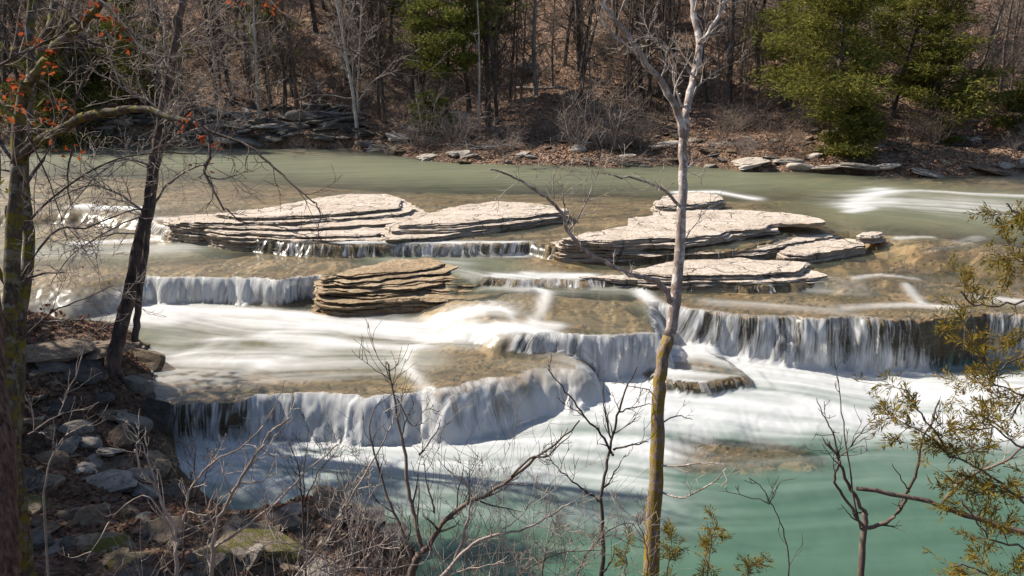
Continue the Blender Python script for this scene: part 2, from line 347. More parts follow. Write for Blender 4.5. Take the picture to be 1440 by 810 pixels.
# every tier: level, and its rim as (px, py, steepness of the drop, whiteness of the drop, number of the fall)
TIERS = [
 (2.2, [(-500,300,.3,.2,0),(0,297,.4,.3,0),(120,294,.5,.5,0),(200,302,.5,.5,0),(240,320,3,0,0),(400,341,3,0,0),(548,341,3,0,0),
        (560,341,4,.42,1),(650,341,4,.45,1),(742,341,5,.25,1),(790,346,5,-1,0),(960,352,4,-1,0),(1050,345,3,-1,0),(1090,334,2,-1,0),(1130,324,1,0,0),(1180,318,.5,0,0),(1240,322,.2,0,0),
        (1310,340,.1,0,0),(1440,346,.1,0,0),(2000,345,.1,0,0),(3500,185,1,0,0),(-2500,185,1,0,0)]),
 (1.75,[(-600,400,.2,.2,0),(0,402,.25,.2,0),(100,400,.3,.3,0),(172,391,.8,.4,0),(212,387,3,.95,2),(330,389,2.4,.95,2),(452,390,4,.75,2),(470,389,5,-1,0),(560,389,4,-1,0),
        (640,380,.3,0,0),(665,386,.2,.1,0),(697,390,2,.2,3),(760,392,2.5,.4,3),(820,393,2.5,.4,3),(885,392,2,-.6,0),(1000,397,2,-.6,0),(1100,397,1.5,-.6,0),(1200,389,.3,0,0),(1250,385,.15,0,0),
        (1320,330,.3,0,0),(900,300,1,0,0),(-700,260,1,0,0)]),
 (1.5, [(690,396,.15,0,0),(668,420,.16,0,0),(684,446,.3,0,0),(720,464,.6,.3,0),(752,471,2.6,.7,4),(850,468,3,.85,4),(922,466,3,.7,4),(914,446,3,.4,0),(902,426,1.2,.5,0),(928,428,2,.6,0),
        (955,432,2.5,.6,5),(1000,438,2.6,.42,5),(1100,444,3,.38,5),(1200,447,3.6,.4,5),(1300,448,6,.15,5),(1322,447,8,-.9,0),(1380,442,8,-.7,0),(1395,440,8,.35,6),(1470,438,8,.5,6),(1700,445,8,.4,6),(2100,445,2,0,0),(2100,350,1,0,0),(1100,380,1,0,0)]),
 (.95, [(236,562,6,.2,7),(290,560,7,.35,7),(330,563,6,.1,7),(362,557,2.6,.85,7),(440,553,1.7,.9,7),(520,556,1.8,.9,7),(580,551,1.7,.9,7),(628,551,1.5,.85,7),(700,540,1.6,.6,0),(760,520,2,.6,0),(803,500,2,.7,0),(790,482,1,.6,0),(720,472,1,.2,0),
        (600,440,1,0,0),(300,410,1,0,0),(-100,405,1,0,0),(-500,430,1,0,0),(-400,520,1,0,0),(60,545,3,0,0)]),
(1.04, [(578,505,.5,0,0),(600,484,.5,0,0),(650,479,.5,0,0),(720,483,.6,.1,0),(776,491,1.2,.3,0),(808,506,1.3,.5,8),(812,520,1.1,.7,8),(760,520,1.0,.75,8),(700,530,1.1,.8,8),(622,544,1.4,.6,8),(592,530,.6,0,0)]),
 (.34, [(790,515,.05,1,0),(860,508,.05,1,0),(935,505,.05,1,0),(1000,500,.05,1,0),(1060,520,.05,.8,0),(1080,540,.05,.9,0),(960,560,.05,1,0),(850,560,.05,1,0)]),
 (.62, [(928,492,.6,.8,0),(985,490,.4,.8,0),(1015,505,2.2,.1,9),(1038,528,2.6,.0,9),(990,536,2.6,.0,9),(945,534,2.6,.1,9),(926,515,2.0,.5,9)]),
]
# white water: level, points, half width in metres, amount
FOAM = [
 (.95,[(190,428),(300,436),(450,446)],.45,1),(.95,[(200,446),(330,455),(450,458),(560,462),(690,458)],.75,.92),(.95,[(430,452),(540,458),(600,473),(700,478),(780,484)],.28,.9),
 (1.15,[(590,466),(640,473),(700,478),(765,482)],.38,.9),(1.3,[(640,455),(690,462),(740,468)],.3,.5),(.95,[(330,482),(380,468),(480,457),(560,468)],.32,.75),(.95,[(230,492),(330,500),(430,490)],.9,.5),(.95,[(250,525),(400,520),(560,510)],1.1,.36),(.95,[(230,440),(330,470),(450,482),(600,490)],.35,.6),(.95,[(420,445),(560,470),(640,474)],.5,.8),(.95,[(250,500),(310,478),(380,470)],.3,.6),(.95,[(480,470),(430,495),(350,520)],.3,.4),(.95,[(40,476),(110,466),(170,462)],.25,.8),(.95,[(50,450),(170,440)],.6,.45),
 (1.0,[(640,476),(596,480),(572,495),(572,518),(590,540),(598,548)],.18,.7),(.95,[(400,475),(540,490)],.8,.3),
 (1.75,[(365,334),(450,343),(545,352)],.22,.9),(1.95,[(115,297),(150,300),(195,301)],.5,.95),(1.75,[(110,342),(200,338),(285,331)],.3,.95),(1.75,[(50,355),(140,352),(260,350)],.8,.35),(1.75,[(220,322),(280,324)],.3,.6),
 (1.75,[(490,356),(560,354),(650,357),(732,357)],.42,1),(1.75,[(560,366),(640,370)],.7,.25),
 (1.5,[(697,396),(760,398),(825,399)],.28,1),(1.5,[(740,394),(768,412),(762,432),(742,465)],.22,.6),(1.5,[(690,424),(716,440),(728,462)],.12,.55),(1.6,[(640,384),(690,398),(735,402)],.35,.35),(1.5,[(760,402),(860,405)],.7,.22),
 (1.45,[(900,412),(922,432),(940,460),(960,480)],.28,.8),(1.5,[(1190,432),(1230,430),(1280,429),(1345,433)],.22,.45),(1.5,[(1275,405),(1284,414),(1296,426)],.14,.5),(1.5,[(1200,400),(1240,396),(1290,396)],.12,.45),(1.8,[(1262,347),(1306,348)],.2,.4),(1.75,[(1300,364),(1345,359),(1376,351)],.25,.35),
 (1.5,[(980,400),(1200,408)],.5,.18),(1.5,[(1000,425),(1180,436)],.4,.18),
 (1.0,[(1395,440),(1440,446)],.5,.6),
 (2.2,[(1198,290),(1214,277),(1246,268)],.7,1),(2.2,[(1245,268),(1300,268),(1360,272),(1460,277)],.4,.55),(2.2,[(1205,287),(1250,284)],.5,.6),(2.2,[(1230,280),(1300,280),(1400,287)],1.3,.22),(2.2,[(1195,298),(1225,292)],.3,.7),(2.2,[(1220,283),(1300,290),(1420,300)],1.6,.38),(2.2,[(955,271),(1010,270),(1062,279)],.4,.75),
 (.3,[(950,458),(975,480),(1040,502),(1120,512),(1290,518)],.55,1),(.1,[(950,515),(1050,535),(1200,545),(1420,555)],1.1,1),(.0,[(900,572),(1050,584),(1200,592),(1420,602)],.95,.97),(.0,[(860,600),(1000,604),(1100,606)],.5,.7),(.6,[(945,515),(985,512),(1025,522)],.3,-.75),(.3,[(940,545),(1030,545)],.25,-.3),(.0,[(1250,530),(1500,540)],1.2,.75),
 (.5,[(790,492),(860,510),(940,518)],.6,1),(.3,[(830,540),(900,555),(960,560)],1.1,1),(.1,[(620,590),(740,585),(860,575)],1.0,.95),(0,[(300,625),(500,622),(760,622)],.55,.9),(0,[(240,610),(250,640)],.5,.45),
 (0,[(280,650),(480,648),(700,655),(860,665)],.75,.68),(0,[(240,655),(300,680),(380,690)],.7,.4),(0,[(860,610),(980,620),(920,640)],.5,.5),(0,[(560,622),(700,618),(800,622),(900,632)],.75,.85),(0,[(800,640),(880,655),(915,670)],.6,.45),(0,[(600,690),(760,700),(900,715)],1.1,.2),(0,[(400,690),(560,700)],1.1,.25),(0,[(960,660),(1200,640),(1400,640)],1.6,.08),
 (1.0,[(690,500),(760,508)],.3,-.6),(.95,[(265,455),(330,470),(350,480)],.42,-.55),(0,[(380,665),(560,668)],.3,-.3),
]
# deeper places: level, points, half width, extra depth
DEEP = [
 (2.2,[(100,222),(330,228),(600,240),(860,246),(1000,250)],4.2,1.1),(2.2,[(560,236),(700,240)],3.5,.6),(2.2,[(1060,252),(1200,262)],2.5,.7),(2.2,[(1220,300),(1330,305),(1480,320)],2.6,.9),(2.2,[(1250,270),(1480,285)],3,.6),
 (1.75,[(-200,350),(60,350),(200,355),(300,350)],1.4,.35),(1.75,[(540,366),(640,368),(700,372)],.8,.7),(1.75,[(620,378),(690,392)],.6,.45),(1.5,[(700,398),(800,402),(880,408)],.6,.35),
 (.95,[(250,485),(400,480),(540,500)],1.4,.35),(.95,[(60,480),(200,470)],.8,.4),(1.5,[(900,430),(940,455)],.35,.4),
 (0,[(200,680),(600,690),(1100,720),(1700,760)],4.0,2.2),(0,[(300,640),(1500,620)],2,1.3),(0,[(960,640),(1050,644),(1130,648)],.7,-4.5),(0,[(820,555),(1000,560),(1400,570)],1.5,1),
]
def grid(NU, NV, umax=1.1, y0=7.5, y1=66):
    u = np.linspace(-umax, umax, NU); y = y0 * (y1 / y0) ** np.linspace(0, 1, NV)
    U, Y = np.meshgrid(u, y); return U, U * (Y + 3), Y
def quads(NU, NV):
    i = np.arange(NV - 1)[:, None] * NU + np.arange(NU - 1)[None]
    return np.stack([i, i + 1, i + 1 + NU, i + NU], -1)
NU, NV = 1000, 760
U, GX, GY = grid(NU, NV)
# rims wander a little
WX = GX + (fbm(GX * .9, GY * .9, 3) - .5) * .6 + (fbm(GX * 4, GY * 4, 5, 3) - .5) * .07
WY = GY + (fbm(GX * .9, GY * .9, 13) - .5) * .85 + (fbm(GX * 4, GY * 4, 15, 3) - .5) * .07
WY += (np.floor(vn(GX * 1.1, GY * .35, 99) * 4) / 3 - .5) * .2 + (np.floor(vn(GX * 2.9, GY * .7, 98) * 3) / 2 - .5) * .06
W = np.zeros(GX.shape); B = np.full(GX.shape, -9.); isf = np.zeros(GX.shape); fam = np.zeros(GX.shape); arc = np.zeros(GX.shape); drop = np.zeros(GX.shape); fid = np.zeros(GX.shape)
TOPI = np.full(GX.shape, -1)
for ti_, (lv, rim) in enumerate(TIERS):
    P = [at(p[0], p[1], lv) for p in rim]; K = [p[2:] for p in rim]
    d, kk, s = sdpoly(WX, WY, P, K)
    k = kk[..., 0]; dd = np.maximum(d, 0)
    z = lv - k * dd * dd - .03 * np.clip(dd * 8, 0, 1)
    m = (z > W) & (d > 0)
    isf = np.where(z > W, 0, isf)
    isf[m] = np.clip((k[m] - .95) / .25, 0, 1) * np.clip(dd[m] * 30, 0, 1)
    fam = np.where(z > W, 0, fam); fam[m] = kk[..., 1][m]
    fid = np.where(z > W, 0, fid); fid[m] = kk[..., 2][m]
    arc[m] = s[m]; drop[m] = (lv - z)[m]
    TOPI = np.where(z > W, ti_, TOPI); h_ = np.clip(.5 + .5 * (z - W) / .2, 0, 1); W = W * (1 - h_) + z * h_ + .2 * h_ * (1 - h_)
    # bed: hard rock shelf, bedding steps on the steep sides
    strat = (fbm(GX * 1.4, GY * 1.4, 31) - .35) * .22
    cliff = np.where(k > 1.4, np.clip(dd - .02 + strat * 0.25, 0, 9) * 9, k * dd * dd * 1.05)
    cs = cliff / .17; cliff = (np.floor(cs) + np.clip((cs - np.floor(cs)) * 3 - 2, 0, 1)) * .17 * (k > 1.4) + cliff * (k <= 1.4)
    b = lv - .055 - cliff
    B = np.maximum(B, b)
W = np.maximum(W, 0)
dep = np.zeros(GX.shape)
for lv, pts, w, a in DEEP:
    d, _, _ = sdline(WX, WY, plan(pts, lv))
    g = np.exp(-(d / w) ** 2) * a * np.exp(-np.clip((np.abs(W - lv) - .3) / .2, 0, 9) ** 2)
    dep += g
low = W < .02
dep = np.where(isf > .3, 0, dep)
tex = (fbm(GX * .8, GY * 1.6, 41, 5) - .5)
shallow = .05 + .10 * np.clip(tex * 3 + .4, 0, 1)
isf_near = isf > .3
B = np.where(isf_near, np.minimum(B, W - .03), np.minimum(B, W - shallow) - np.clip(dep, 0, 3) + 0)
lowbed = -1.3 - np.clip(dep, -1.1, 2)
B = np.maximum(B, lowbed)
# thin bedding steps and cracks under the shallow water
b4 = (fbm(GX * .35, GY * .8, 51, 5)) * 9
B = B + np.where(isf_near, 0, (np.abs(b4 - np.floor(b4) - .5) < .06) * -.06)
B += (fbm(GX * 1.2, GY * 2.4, 61, 3) - .5) * .05
B = np.minimum(B, W - .025)
DEP = np.clip(W - B, 0, 3); DEP = np.where(isf_near, 0.02, DEP)
# flow and foam
foam = np.zeros(GX.shape); VX = np.full(GX.shape, -.35) * .05; VY = np.full(GX.shape, -1.) * .05
VX = np.where(W > 2.15, -.05, VX); VY = np.where(W > 2.15, -.006, VY); VX = VX + np.where(low, .05, 0); VY = VY + np.where(low, .045, 0)
neg = np.zeros(GX.shape)
for lv, pts, w, a in FOAM:
    P = plan(pts, lv); d, tx, ty = sdline(GX, GY, P)
    ww = w * (1 + .5 * (fbm(GX * .7, GY * .7, 71, 3) - .5))
    g = np.exp(-(d / ww) ** 2)
    okz = np.exp(-np.clip((np.abs(W - lv) - .4) / .3, 0, 9) ** 2)
    g = g * okz
    if a > 0: foam = 1 - (1 - foam) * (1 - a * g)
    else: neg = np.maximum(neg, -a * g)
    g2 = np.exp(-(d / (w * 1.6)) ** 2) * okz
    VX += tx * g2; VY += ty * g2
foam = foam * (1 - neg)
gy, gx = np.gradient(W); 
gW_x = gx / np.gradient(GX, axis=1); gW_y = (gy - gW_x * np.gradient(GX, axis=0)) / np.gradient(GY, axis=0)
VX -= gW_x * 1.2; VY -= gW_y * 1.2
n = np.sqrt(VX ** 2 + VY ** 2) + 1e-6; VX /= n; VY /= n
def idx(x, y):
    j = np.clip(np.log(np.maximum(y, 7.5) / 7.5) / math.log(66 / 7.5) * (NV - 1), 0, NV - 1).astype(int)
    i = np.clip((x / (y + 3) + 1.1) / 2.2 * (NU - 1), 0, NU - 1).astype(int)
    return j, i
def lic(freq, step, ns, seed):
    acc = vn(GX * freq, GY * freq, seed)
    for sg in (1, -1):
        x, y = GX.copy(), GY.copy()
        for k in range(ns):
            j, i = idx(x, y); x = x + sg * VX[j, i] * step; y = y + sg * VY[j, i] * step
            acc = acc + vn(x * freq, y * freq, seed)
    acc /= 2 * ns + 1
    return acc
L1 = lic(7, .12, 9, 201); L2 = lic(2.2, .35, 9, 301)
L1 = (L1 - L1.mean()) / L1.std(); L2 = (L2 - L2.mean()) / L2.std()
silk = np.clip(.5 + .5 * (L1 * .18 + L2 * .26), 0, 1)
near_foot = np.clip(foam, 0, 1)
WZ = W + np.where(isf > .3, 0, .02 * foam * L2) + np.where(low, .02 * L2, .004 * L2) * (isf < .3)
# falls: thickness whiteness
foamv = np.where(isf > .02, np.clip(fam * isf + foam * (1 - isf) + np.clip(foam, 0, 1) * np.clip(drop / 1.2, 0, 1) ** 2 * .4, -1, 1), foam)
foamv = foamv + np.where(isf > .3, .25 * np.clip(drop - .6, 0, 1), 0)
lean = np.where(fid == 5, np.clip((GX - 4) * -.12 + .45, 0, .9), np.where(fid == 1, .35, .05))
arcv = arc + lean * drop
tint = np.clip((1.2 - W) / 1.0, 0, 1)
faces = quads(NU, NV).reshape(-1, 4)
fmask = ((fid > 0) & (isf > .5)).ravel(); fidf = fid.ravel()[faces[:, 0]].astype(int); ff = fmask[faces].all(1) & (np.ptp(fid.ravel()[faces], axis=1) == 0)
allv = np.stack([GX, GY, WZ], -1).reshape(-1, 3)
AT = dict(foam=foamv, depth=DEP, tint=tint, arc=arcv, drop=drop, silk=silk, isfall=isf)
def water_piece(name, sel, mt):
    f = faces[sel]; used = np.unique(f); mp = np.full(len(allv), -1, np.int64); mp[used] = np.arange(len(used))
    return mesh(name, allv[used], mp[f], mt, None, True, {k: v.ravel()[used] for k, v in AT.items()})
o = water_piece('water', ~ff, M['water']); tag(o, 'river water, green in the pools and white over the ledges', kind='structure')
FALLS = {1: 'small fan of water strands falling between the two pale upper slabs', 2: 'white waterfall at the left, just left of the brown layered ledge',
 3: 'tiny low cascade left of the front pale slab and its driftwood', 4: 'white waterfall directly left of the tall central tree trunk',
 5: 'longest and tallest waterfall of thin strands, right of the central tree', 6: 'waterfall behind the cedar sprays at the right edge',
 7: 'wide misty waterfall nearest the viewer at lower left above the foam', 9: 'cascade over the stepped dark rock at the foot of the central trunk', 8: 'veil of water sliding over the rounded rock in mid river'}
for k, lab in FALLS.items():
    sel = ff & (fidf == k)
    if sel.sum() > 3:
        tag(water_piece('waterfall', sel, M['fall']), lab, 'waterfall', 'waterfalls over the limestone ledges')
bedv = np.stack([GX, GY, B], -1).reshape(-1, 3)
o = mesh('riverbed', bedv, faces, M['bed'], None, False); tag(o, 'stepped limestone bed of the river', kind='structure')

# ------------------------------------------------------------------ bare rock slabs standing out of the water
def resample(P, step, rng, jit):
    out = []; n = len(P)
    for i in range(n):
        a = Vector(P[i]); b = Vector(P[(i + 1) % n]); L = (b - a).length; k = max(1, int(L / step))
        for j in range(k):
            out.append(a.lerp(b, j / k))
    # smooth corners
    m = len(out); out = [(out[i - 1] + out[i] * 2 + out[(i + 1) % m]) / 4 for i in range(m)]
    return out
def plate(name, px, z, th, mt, parent, seed, sub=.05, ragged=.11, rough=.05, tilt=0.0, under=.045, step=.11, zb=None):
    """one bed of limestone: ragged rim, uneven top, side cut into thin sheets of differing overhang"""
    rng = random.Random(seed)
    P = resample(plan(px, z), step, rng, 0); m = len(P)
    ar = sum(P[i].x * P[(i + 1) % m].y - P[(i + 1) % m].x * P[i].y for i in range(m))
    if ar < 0: P.reverse()
    nrm = []
    for i in range(m):
        t = P[(i + 1) % m] - P[i - 1]; t.normalize(); nrm.append(Vector((t.y, -t.x)))
    X = np.array([p.x for p in P]); Y = np.array([p.y for p in P])
    off = (fbm(X * 2.2, Y * 2.2, seed, 5) - .5) * 2 * ragged * 1.6 + (vn(X * 11, Y * 11, seed + 2) - .5) * ragged * .5 + (np.floor(vn(X * 1.5, Y * 2.2, seed + 8) * 4) / 3 - .5) * ragged * 1.5
    top = [P[i] + nrm[i] * float(off[i]) for i in range(m)]
    # interior points
    pts = [tuple(p) for p in top]; xs = [p[0] for p in pts]; ys = [p[1] for p in pts]
    st = .16; gx_, gy_ = np.meshgrid(np.arange(min(xs), max(xs), st), np.arange(min(ys), max(ys), st))
    gx_ = gx_.ravel(); gy_ = gy_.ravel(); rr = np.random.RandomState(seed); gx_ = gx_ + rr.uniform(-.05, .05, gx_.shape); gy_ = gy_ + rr.uniform(-.05, .05, gy_.shape)
    d, _, _ = sdpoly(gx_, gy_, pts); k = d < -.08
    allp = pts + list(zip(gx_[k].tolist(), gy_[k].tolist())); dd = np.concatenate([np.zeros(m), -d[k]])
    res = geometry.delaunay_2d_cdt([Vector(p) for p in allp], [(i, (i + 1) % m) for i in range(m)], [], 1, 1e-4)
    vv = res[0]; ff_ = res[2]; A = np.array([(v.x, v.y) for v in vv]); dA, _, _ = sdpoly(A[:, 0], A[:, 1], pts); dA = np.clip(-dA, 0, 9)
    q = fbm(A[:, 0] * .7, A[:, 1] * 1.4, seed + 5, 5) * 6
    zz = z + (np.floor(q) + np.clip((q - np.floor(q)) * 5 - 4, 0, 1) - 3) * rough * .5 * np.clip(dA / .4, .3, 1) + (fbm(A[:, 0] * 5, A[:, 1] * 5, seed + 7, 3) - .5) * rough * .8 
    V = [(a[0], a[1], h) for a, h in zip(A.tolist(), zz.tolist())]; F = [tuple(f) for f in ff_]
    # side
    zrim = {}
    first = len(V); nl = max(3, int(th / sub)); prev = None
    rimz = (z + (fbm(X * 5, Y * 5, seed + 7, 3) - .5) * rough * .8 - .004)
    cum = np.cumsum([0] + [rng.uniform(.3, 1.9) for _ in range(nl)]); cum = cum / cum[-1]
    for j in range(nl):
        for half in (0, 1):
            zt = -th * (cum[j] * (1 - half * .88) + cum[j + 1] * half * .88)
            seedj = seed + 100 + j * 7
            o_ = (fbm(X * .8, Y * 1.5, seedj, 5) - .5) * .5 * ragged / .09 * .8 - (under * (j % 3 == 1)) * (.5 + vn(X * .6, Y * .6, seedj + 3)) + .012 * j
            if j == 0 and half == 0: o_ = off * 1.0
            else: o_ = o_ + off * .5
            ring = len(V)
            for i in range(m):
                p = P[i] + nrm[i] * float(o_[i]); V.append((p.x, p.y, float(rimz[i]) + zt))
            if prev is not None:
                for i in range(m):
                    i2 = (i + 1) % m; F.append((prev + i, ring + i, ring + i2, prev + i2))
            prev = ring
    return mesh(name, V, F, mt, parent, False)
def slab(name, label, cat, layers, mt, seed, group=None, ragged=.11):
    z0 = layers[0][1]; c = np.mean([at(p[0], p[1], z0) for p in layers[0][0]], axis=0)
    if len(layers) == 1:
        e = None; o = plate(name, layers[0][0], z0, layers[0][2], mt, None, seed); tag(o, label, cat, group); return o
    e = empty(name, (float(c[0]), float(c[1]), z0 - .3)); tag(e, label, cat, group)
    for i, (px, z, th) in enumerate(layers): plate('rock_layer', px, z, th, mt, e, seed + i * 31, ragged=ragged)
    return e
G1 = 'pale limestone slabs standing out of the river'
backA = [(450,278),(485,273),(540,273),(563,279)]
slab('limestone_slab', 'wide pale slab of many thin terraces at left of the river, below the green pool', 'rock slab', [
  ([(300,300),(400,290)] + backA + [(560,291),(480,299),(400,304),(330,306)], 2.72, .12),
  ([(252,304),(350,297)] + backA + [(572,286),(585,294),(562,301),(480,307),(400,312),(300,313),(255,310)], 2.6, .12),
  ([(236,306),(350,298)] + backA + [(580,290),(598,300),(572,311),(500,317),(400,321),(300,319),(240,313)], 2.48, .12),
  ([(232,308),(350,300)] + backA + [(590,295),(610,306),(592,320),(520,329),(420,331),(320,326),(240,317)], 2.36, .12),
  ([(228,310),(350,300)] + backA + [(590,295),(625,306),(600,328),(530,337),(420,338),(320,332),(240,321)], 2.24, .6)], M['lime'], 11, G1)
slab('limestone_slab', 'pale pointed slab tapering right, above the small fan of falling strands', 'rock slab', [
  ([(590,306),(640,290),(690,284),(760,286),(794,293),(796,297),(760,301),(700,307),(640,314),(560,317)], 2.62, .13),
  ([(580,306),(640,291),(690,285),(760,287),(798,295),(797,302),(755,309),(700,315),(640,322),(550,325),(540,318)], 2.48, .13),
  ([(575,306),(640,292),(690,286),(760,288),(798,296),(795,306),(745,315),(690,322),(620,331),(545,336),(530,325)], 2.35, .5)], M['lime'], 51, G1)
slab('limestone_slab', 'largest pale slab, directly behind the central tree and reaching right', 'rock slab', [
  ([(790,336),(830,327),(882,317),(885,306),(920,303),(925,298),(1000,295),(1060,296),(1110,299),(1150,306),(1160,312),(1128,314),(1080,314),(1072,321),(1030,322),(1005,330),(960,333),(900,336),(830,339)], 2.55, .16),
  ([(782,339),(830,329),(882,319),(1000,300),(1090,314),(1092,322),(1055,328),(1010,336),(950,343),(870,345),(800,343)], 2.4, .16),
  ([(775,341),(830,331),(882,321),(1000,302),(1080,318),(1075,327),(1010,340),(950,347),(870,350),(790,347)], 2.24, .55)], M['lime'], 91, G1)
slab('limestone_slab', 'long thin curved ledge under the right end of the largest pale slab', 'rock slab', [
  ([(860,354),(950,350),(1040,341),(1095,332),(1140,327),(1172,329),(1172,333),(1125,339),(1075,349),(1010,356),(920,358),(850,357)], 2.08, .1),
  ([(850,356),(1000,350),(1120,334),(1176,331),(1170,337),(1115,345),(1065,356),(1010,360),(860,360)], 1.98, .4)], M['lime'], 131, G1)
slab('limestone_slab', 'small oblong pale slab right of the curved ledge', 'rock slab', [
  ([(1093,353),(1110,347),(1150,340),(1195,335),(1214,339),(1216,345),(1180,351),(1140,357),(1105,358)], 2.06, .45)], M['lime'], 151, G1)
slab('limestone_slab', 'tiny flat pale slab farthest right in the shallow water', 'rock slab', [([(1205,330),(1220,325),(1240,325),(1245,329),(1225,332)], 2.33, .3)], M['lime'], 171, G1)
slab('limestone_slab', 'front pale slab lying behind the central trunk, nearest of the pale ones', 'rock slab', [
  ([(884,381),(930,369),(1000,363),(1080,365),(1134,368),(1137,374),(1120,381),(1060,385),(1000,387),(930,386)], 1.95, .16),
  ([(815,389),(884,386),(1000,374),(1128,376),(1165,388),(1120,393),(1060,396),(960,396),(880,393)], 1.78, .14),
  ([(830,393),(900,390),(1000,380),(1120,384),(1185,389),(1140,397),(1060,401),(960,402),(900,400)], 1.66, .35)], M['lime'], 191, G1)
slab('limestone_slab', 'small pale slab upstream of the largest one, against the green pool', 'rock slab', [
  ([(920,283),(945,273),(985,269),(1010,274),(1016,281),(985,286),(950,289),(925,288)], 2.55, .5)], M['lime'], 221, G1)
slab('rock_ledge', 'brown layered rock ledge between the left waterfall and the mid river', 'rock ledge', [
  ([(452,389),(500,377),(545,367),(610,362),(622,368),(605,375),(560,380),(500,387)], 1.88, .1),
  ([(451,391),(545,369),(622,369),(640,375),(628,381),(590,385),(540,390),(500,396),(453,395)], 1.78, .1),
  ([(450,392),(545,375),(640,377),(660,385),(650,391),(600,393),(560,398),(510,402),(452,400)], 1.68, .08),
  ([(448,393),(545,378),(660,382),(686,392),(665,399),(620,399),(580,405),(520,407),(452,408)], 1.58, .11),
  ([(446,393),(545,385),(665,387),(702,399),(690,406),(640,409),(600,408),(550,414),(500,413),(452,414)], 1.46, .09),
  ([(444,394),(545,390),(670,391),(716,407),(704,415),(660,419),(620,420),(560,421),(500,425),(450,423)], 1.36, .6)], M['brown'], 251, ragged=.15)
# ------------------------------------------------------------------ far bank and hillside
SHORE = [(-900,196),(-300,200),(0,203),(130,204),(300,207),(480,208),(560,220),(620,230),(700,232),(850,236),(960,234),(1050,240),(1150,243),(1250,248),(1330,250),(1440,244),(1900,238)]
far_poly = [at(p[0], p[1], 2.2) for p in SHORE] + [(260, 60), (260, 400), (-260, 400), (-260, 80)]
def far_h(x, y):
    x = np.asarray(x, float); y = np.asarray(y, float)
    wx = x + (fbm(x * .5, y * .5, 400, 4) - .5) * 1.6; wy = y + (fbm(x * .5, y * .5, 410, 4) - .5) * 1.6
    d, _, _ = sdpoly(wx, wy, far_poly); d = -d
    dp = np.maximum(d, 0)
    left = np.clip((-6 - x) / 8, 0, 1)                       # steeper rocky bank at the left
    z = 2.05 + (.55 + 1.3 * left) * (1 - np.exp(-dp / 1.1)) + .11 * np.minimum(dp, 10) + .42 * np.maximum(dp - 9 + 5 * left, 0) ** 1.0 * np.clip(dp / 14, 0, 1)
    z = z + (fbm(x * .12, y * .12, 420, 4) - .5) * 3.0 * np.clip(dp / 14, 0, 1) + (fbm(x * .9, y * .9, 430, 5) - .5) * .7 * np.clip(dp / 1.5, 0, 1)
    z = np.minimum(z, 70)
    return np.where(d < 0, 2.1 + d * .8, z)
xu = np.linspace(-1, 1, 620); X1 = np.sign(xu) * (np.abs(xu) * 55 + np.maximum(np.abs(xu) - .75, 0) ** 2 * 2800)
Y1 = np.concatenate([np.arange(40, 72, .16), np.arange(72, 110, .4), np.arange(110, 330, 6)])
XX, YY = np.meshgrid(X1, Y1); ZZ = far_h(XX, YY)
o = mesh('hillside', np.stack([XX, YY, ZZ], -1).reshape(-1, 3), quads(len(X1), len(Y1)).reshape(-1, 4), M['litter'], None, True); tag(o, 'leaf covered slope of the far bank', kind='structure')
def lookup(xa, ya, Z):
    def f(x, y):
        i = int(np.clip(np.searchsorted(xa, x) - 1, 0, len(xa) - 2)); j = int(np.clip(np.searchsorted(ya, y) - 1, 0, len(ya) - 2))
        a = min(max((x - xa[i]) / (xa[i + 1] - xa[i]), 0), 1); b = min(max((y - ya[j]) / (ya[j + 1] - ya[j]), 0), 1)
        return float((Z[j, i] * (1 - a) + Z[j, i + 1] * a) * (1 - b) + (Z[j + 1, i] * (1 - a) + Z[j + 1, i + 1] * a) * b)
    return f
fz = lookup(X1, Y1, ZZ)

# --- leaf litter as real curled leaves and chips
def chips(name, n, fn, mt, size, seed, label, tilt=.5):
    rs = np.random.RandomState(seed); P = fn(rs, n); n = len(P)
    a = rs.uniform(0, 6.28, n); s = size * rs.uniform(.5, 1.3, n); ux = np.stack([np.cos(a), np.sin(a), rs.uniform(-tilt, tilt, n)], -1); vx = np.stack([-np.sin(a), np.cos(a), rs.uniform(-tilt, tilt, n)], -1) * rs.uniform(.35, .8, n)[:, None]
    ux *= s[:, None]; vx *= s[:, None]; up = np.array([0, 0, 1]) * s[:, None] * .25
    V = np.stack([P - ux, P - vx + up, P + ux, P + vx + up * rs.uniform(-.5, 2, n)[:, None]], 1).reshape(-1, 3)
    F = np.arange(n * 4).reshape(n, 4)
    o = mesh(name, V, F, mt); tag(o, label, kind='stuff'); return o
def far_pts(rs, n):
    y = 44 + 46 * rs.uniform(0, 1, n) ** 1.3; x = rs.uniform(-.78, .78, n) * y; d, _, _ = sdpoly(x, y, far_poly); k = d < -.3
    x = x[k]; y = y[k]; return np.stack([x, y, far_h(x, y) + .03], -1)
M['litleaf'] = m_leaf('fallen_leaves', (.25, .15, .095), (.40, .27, .19), (.10, .055, .035), .1)
chips('leaf_litter', 90000, far_pts, M['litleaf'], .09, 5, 'fallen leaves over the far hillside')

